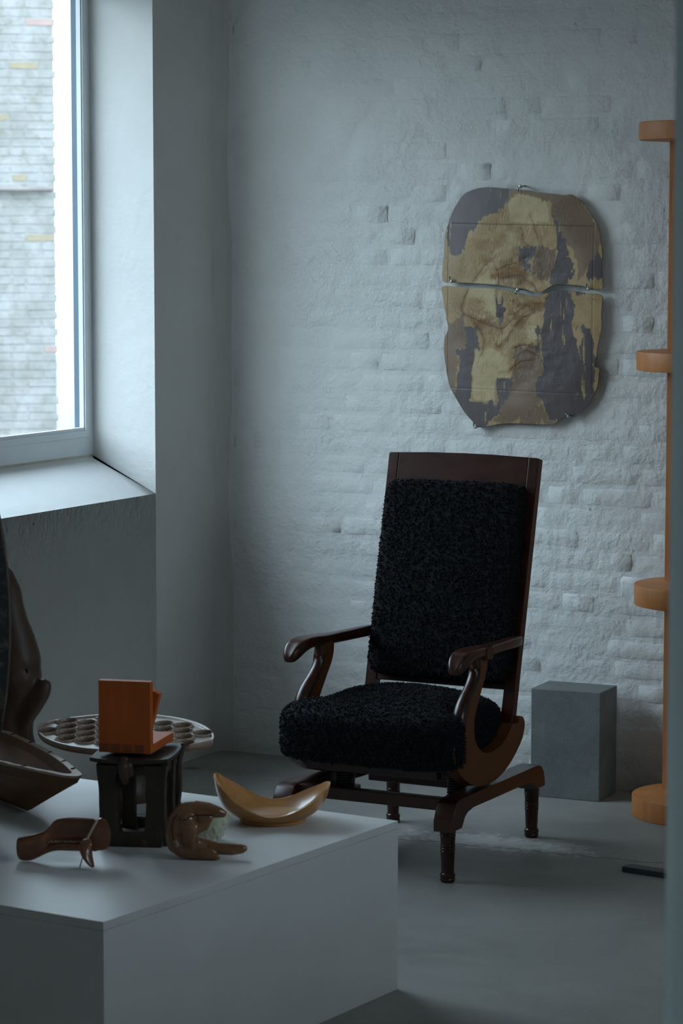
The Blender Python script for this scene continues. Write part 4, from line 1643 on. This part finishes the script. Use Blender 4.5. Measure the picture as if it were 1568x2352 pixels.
def fleece(name, src, parent, count, length, seed, skip=None):
    """short curled locks all over a cushion, joined in one part"""
    rnd = random.Random(seed)
    me = src.data
    polys = [(p.area, p.index) for p in me.polygons]
    cum, t = [], 0
    for a, i in polys:
        t += a
        cum.append(t)
    import bisect
    vs, fs = [], []
    for _ in range(count):
        p = me.polygons[polys[bisect.bisect(cum, rnd.random() * t)][1]]
        q = [me.vertices[vi].co for vi in p.vertices]
        a_, b_ = rnd.random(), rnd.random()
        c = q[0].lerp(q[1], a_).lerp(q[3].lerp(q[2], a_), b_) if len(q) == 4 else (q[0] + q[1] + q[2]) / 3
        n = p.normal
        if skip and skip(c, n):
            continue
        lean = Vector((rnd.gauss(0, .7), rnd.gauss(0, .7), rnd.gauss(-0.35, .7)))
        lock = Vector((noise.noise(c * 75 + Vector((9, 0, 0))), noise.noise(c * 75 + Vector((0, 9, 0))), noise.noise(c * 75 + Vector((0, 0, 9)))))
        d = (n + lean * 0.35 + lock * 1.6).normalized()
        curl = d.cross(Vector((rnd.gauss(0, 1), rnd.gauss(0, 1), rnd.gauss(0, 1)))).normalized()
        L = length * rnd.uniform(0.55, 1.25)
        r = rnd.uniform(0.0008, 0.0016)
        s, u = frame_at(d)
        b = len(vs)
        P = [c - n * 0.002, c + d * L * 0.45 + curl * L * 0.22, c + d * L * 0.72 - curl * L * 0.12 , c + d * L * 0.75 - curl * L * 0.45]
        R = [r, r * 1.25, r * 0.9]
        for q, rr in zip(P[:3], R):
            for k in range(3):
                a = 2 * pi * k / 3
                vs.append(q + s * (rr * cos(a)) + u * (rr * sin(a)))
        vs.append(P[3])
        for j in range(2):
            for k in range(3):
                k2 = (k + 1) % 3
                fs.append((b + j * 3 + k, b + j * 3 + k2, b + j * 3 + 3 + k2, b + j * 3 + 3 + k))
        for k in range(3):
            fs.append((b + 6 + k, b + 6 + (k + 1) % 3, b + 9))
    o = meshobj(name, vs, fs, M['wool'], parent, True)
    o['kind'] = 'stuff'
    return o


def turned_leg(parent, x, y, top=0.150):
    prof = [(0.0, 0.0), (0.0165, 0.0), (0.0195, 0.003), (0.0205, 0.008), (0.0190, 0.0115), (0.0205, 0.014), (0.0210, 0.019), (0.0200, 0.023), (0.0172, 0.026), (0.0170, 0.030),
            (0.0188, 0.070), (0.0192, 0.080), (0.0204, 0.082), (0.0204, 0.0845), (0.0192, 0.0865), (0.0192, 0.0885), (0.0206, 0.0905), (0.0206, 0.093), (0.0194, 0.095), (0.0194, 0.0965), (0.0207, 0.0985), (0.0207, 0.101), (0.0196, 0.103),
            (0.0204, 0.120), (0.0205, 0.124), (0.0217, 0.126), (0.0217, 0.1285), (0.0206, 0.1305), (0.0206, 0.132), (0.0219, 0.134), (0.0219, 0.1365), (0.0212, 0.139), (0.0225, top), (0.0225, top + 0.03)]
    return lathe('leg', prof, M['mahogany'], parent, Matrix.Translation((x, y, 0)), 28, 25)


def armchair():
    e = empty('rocking_armchair', (1.24, -1.05, 0), 0, 'dark mahogany platform rocking armchair with black curly sheepskin seat and back', 'armchair')
    mah, pan = M['mahogany'], M['mahogany_panel']
    B = 0.039
    for s in (-1, 1):
        fr = lambda u: ngon_frame((s * (0.2343 + u), u * 0.039, 0), Vector((-s * B, 1, 0)), (0, 0, 1), Vector((s, B, 0)))
        # base rail with rounded knees at both ends
        top = [(-0.330, 0.1990), (-0.318, 0.2140), (-0.300, 0.2215), (-0.27, 0.2225), (0.0, 0.2195), (0.25, 0.216), (0.288, 0.2150), (0.310, 0.2070), (0.326, 0.188), (0.334, 0.165), (0.336, 0.146)]
        bot = [(0.268, 0.146), (0.262, 0.156), (0.250, 0.170), (0.225, 0.1765), (0.18, 0.1785), (0.0, 0.181), (-0.20, 0.1845), (-0.240, 0.182), (-0.262, 0.172), (-0.274, 0.156), (-0.278, 0.142), (-0.346, 0.142), (-0.343, 0.170), (-0.340, 0.182)]
        prism('base_rail', top + bot, 0.056, fr(0), M['mahogany'], e, 0.003, 2)
        turned_leg(e, s * (0.2343 + 0.312 * B), -0.312, 0.145)
        turned_leg(e, s * (0.2343 - 0.300 * B), 0.300, 0.150)
        # crescent rocker side with the arm support growing out of it
        ol = smooth_closed(PANEL, 3)
        pp = prism('rocker_side', [(p[0], p[1]) for p in ol], 0.036, fr(0.0), pan, e, 0.003, 2)
        # rounded front of the arm support (polished)
        pts = [(-0.252, 0.382, .017), (-0.245, 0.415, .0185), (-0.232, 0.445, .0185), (-0.209, 0.470, .0175), (-0.178, 0.493, .0165), (-0.150, 0.517, .0160), (-0.134, 0.546, .0155), (-0.128, 0.585, .0155)]
        f0 = fr(0.0)
        path = [f0 @ Vector((a + 0.006, b, 0)) for a, b, r in pts]
        sm = smooth_open(path, 4)
        rr = []
        for i in range(len(sm)):
            t = i / (len(sm) - 1) * (len(pts) - 1)
            k = min(int(t), len(pts) - 2)
            rr.append(pts[k][2] + (pts[k + 1][2] - pts[k][2]) * (t - k))
        tube('arm_support_front', sm, [(r * 1.12, r * 1.0) for r in rr], mah, e, 16)
        # arm: rings along its run, swelling to a scrolled knob
        # (v, z centre, half width, half height)
        A = [(0.186, 0.588, 0.0120, 0.0150), (0.165, 0.588, 0.0135, 0.0160), (0.10, 0.590, 0.0170, 0.0160), (0.00, 0.592, 0.0180, 0.0155), (-0.06, 0.594, 0.0200, 0.0155), (-0.10, 0.596, 0.0240, 0.0160), (-0.14, 0.599, 0.0270, 0.0165), (-0.18, 0.602, 0.0285, 0.0170), (-0.215, 0.600, 0.0290, 0.0190), (-0.243, 0.594, 0.0285, 0.0225), (-0.264, 0.585, 0.0265, 0.0235), (-0.280, 0.575, 0.0225, 0.0205), (-0.290, 0.568, 0.0150, 0.0140), (-0.2935, 0.565, 0.0060, 0.0060)]
        n = 20
        vs, fs = [], []
        f1 = fr(0.006 if s > 0 else 0.006)
        for (v, z, hw, hh) in A:
            for k in range(n):
                a = 2 * pi * k / n
                ca, sa = cos(a), sin(a)
                pw = 0.62
                cx = abs(ca) ** pw * (1 if ca > 0 else -1) * hw
                cz = abs(sa) ** pw * (1 if sa > 0 else -1) * hh
                knob = max(0.0, min(1.0, (-0.12 - v) / 0.12))
                # hollow carved along the top towards the knob
                if sa > 0:
                    cz -= knob * 0.005 * max(0, 1 - (cx / hw) ** 2 * 1.6)
                vs.append(f1 @ Vector((v, z + cz, cx)))
        for i in range(len(A) - 1):
            for k in range(n):
                k2 = (k + 1) % n
                fs.append((i * n + k, i * n + k2, (i + 1) * n + k2, (i + 1) * n + k))
        fs.append(tuple(range(n)))
        fs.append(tuple((len(A) - 1) * n + k for k in reversed(range(n))))
        bm = bmesh.new()
        bv = [bm.verts.new(v) for v in vs]
        for f in fs:
            bm.faces.new([bv[i] for i in f])
        arm = bmobj('arm', bm, mah, e, 60)
        md = arm.modifiers.new('sub', 'SUBSURF')
        md.levels = md.render_levels = 1
        # block where the support meets the arm
        box('arm_block', f1 @ Vector((-0.100, 0.592, 0.020 )), (0.017, 0.050, 0.034), mah, e, 0.004, Matrix.Rotation(s * 0.039, 4, 'Z'))
        # coil spring and its mounting pad, between rocker and base
        tubep = [Vector((s * 0.172 + 0.024 * cos(a), -0.10 + 0.024 * sin(a), 0.186 + 0.0062 * a / (2 * pi) * 1.25)) for a in [2 * pi * k / 14 for k in range(14 * 8)]]
        tube('coil_spring', tubep, 0.0032, M['spring'], e, 6)
        box('spring_pad', (s * 0.172, -0.10, 0.252), (0.075, 0.07, 0.018), mah, e, 0.003)
        box('spring_foot', (s * 0.178, -0.10, 0.178), (0.078, 0.06, 0.018), mah, e, 0.003)
    # stretchers of the base
    box('stretcher', (0, -0.278, 0.203), (0.445, 0.030, 0.034), mah, e, 0.003)
    box('stretcher', (0, 0.12, 0.176), (0.41, 0.034, 0.030), mah, e, 0.003)
    # seat frame under the cushion
    box('seat_rail', (0, -0.27, 0.290), (0.40, 0.03, 0.05), mah, e)
    box('seat_rail', (0, 0.09, 0.298), (0.40, 0.03, 0.05), mah, e)
    # back frame: leaning posts, broad top rail, thin lower rail
    bz, by, tz, ty = 0.362, 0.140, 1.092, 0.314
    lean = math.atan2(ty - by, tz - bz)
    R = Matrix.Translation((0, by, bz)) @ Matrix.Rotation(-lean, 4, 'X')
    Ln = sqrt((ty - by) ** 2 + (tz - bz) ** 2)

    def back_prism(name, pts, th, off=0.0, mat=mah, bev=0.002):
        m = R @ ngon_frame((0, off, 0), (1, 0, 0), (0, 0, 1), (0, -1, 0))
        return prism(name, pts, th, m, mat, e, bev, 2)
    for s in (-1, 1):
        back_prism('back_post', [(s * 0.200, -0.012), (s * 0.236, -0.012), (s * 0.238, Ln - 0.006), (s * 0.2365, Ln - 0.001), (s * 0.232, Ln), (s * 0.206, Ln + 0.001), (s * 0.206, 0.3)][::s], 0.030)
    tr = [(-0.2055, Ln - 0.085), (0.2055, Ln - 0.085), (0.2055, Ln + 0.001), (0.10, Ln + 0.0045), (0, Ln + 0.0055), (-0.10, Ln + 0.0045), (-0.2055, Ln + 0.001)]
    back_prism('top_rail', tr, 0.026, -0.001)
    back_prism('lower_rail', [(-0.2035, 0.088), (0.2035, 0.088), (0.2035, 0.130), (-0.2035, 0.130)], 0.024)
    # back cushion
    back_prism('back_board', [(-0.203, 0.128), (0.203, 0.128), (0.203, Ln - 0.083), (-0.203, Ln - 0.083)], 0.010, 0.004, mah, 0)
    bm = super_box((0, 0, 0), (0.428, 0.060, 0.560), 40, 14, 0.0022, 3.0, (0, 0.012))
    bm.transform(R @ Matrix.Translation((0, -0.030, 0.386)))
    bc = bmobj('back_cushion', bm, M['wool'], e, 180)
    fleece('fleece', bc, bc, 24000, 0.0085, 5, lambda c, n: n.y > 0.6)

    # seat cushion: body between the rockers plus the wider front wings
    def tee(w):
        # wings: widen near the front
        f = max(0.0, min(1.0, (-w.y - 0.130) / 0.035))
        f = f * f * (3 - 2 * f)
        w.x *= (1.0 + 0.285 * f)
        # front nose rounder, back lower
        if w.z > 0:
            t = max(0.0, (w.y - 0.02) / 0.22)
            w.z -= 0.030 * t * t
        return w
    bm = super_box((0, 0, 0), (0.428, 0.535, 0.160), 44, 6, 0.0025, 9.0, (0.030, 0.0), tee)
    bm.transform(Matrix.Translation((0, -0.098, 0.366)))
    sc = bmobj('seat_cushion', bm, M['wool'], e, 180)
    fleece('fleece', sc, sc, 30000, 0.0090, 11, lambda c, n: n.z < -0.75)
    return e


armchair()

# ------------------------------------------------------------------ concrete block by the wall
cb = box('concrete_block', (0, 0, 0.1685), (0.224, 0.158, 0.337), M['concrete'], None, 0.0025)
cb.location = (1.334, -0.135, 0)
cb.rotation_euler = (0, 0, radians(3.0))
tag(cb, 'dark grey cast concrete block standing on the floor against the brick wall', 'block')
me = cb.data


# ------------------------------------------------------------------ orange shelf with round shelves
def round_shelf():
    e = empty('orange_disc_shelf', (1.775, -0.245, 0), 0, 'tall orange wooden shelf unit with thick round discs half hidden at the right edge', 'shelf')
    mt = M['shelf_wood']
    panel = [(-0.122, -0.0), (0.16, -0.0)]
    for (z0, z1) in ((0.062, 0.634), (0.696, 1.329), (1.385, 2.000)):
        box('upright_panel', (0.015, 0.045, (z0 + z1) / 2), (0.27, 0.024, z1 - z0), mt, e, 0.001)
    for (z0, z1) in ((0.0, 0.062), (0.634, 0.696), (1.329, 1.385), (2.000, 2.053)):
        r = 0.190
        prof = [(0.0, z0), (r - 0.004, z0), (r - 0.001, z0 + 0.001), (r, z0 + 0.004), (r, z1 - 0.004), (r - 0.001, z1 - 0.001), (r - 0.004, z1), (0.0, z1)]
        lathe('disc_shelf', prof, mt, e, None, 72, 40, cap=False)


round_shelf()

st_ = prism('floor_strip', [(0, 0), (0.36, -0.075), (0.365, -0.035), (0.02, 0.040), (0.006, 0.030)], 0.016, Matrix.Translation((0, 0, 0.008)), M['strip'], None, 0.002)
st_.location = (1.859, -1.040, 0)
st_.rotation_euler = (0, 0, radians(4))
tag(st_, 'flat black bar lying on the concrete floor near the door edge', 'bar')
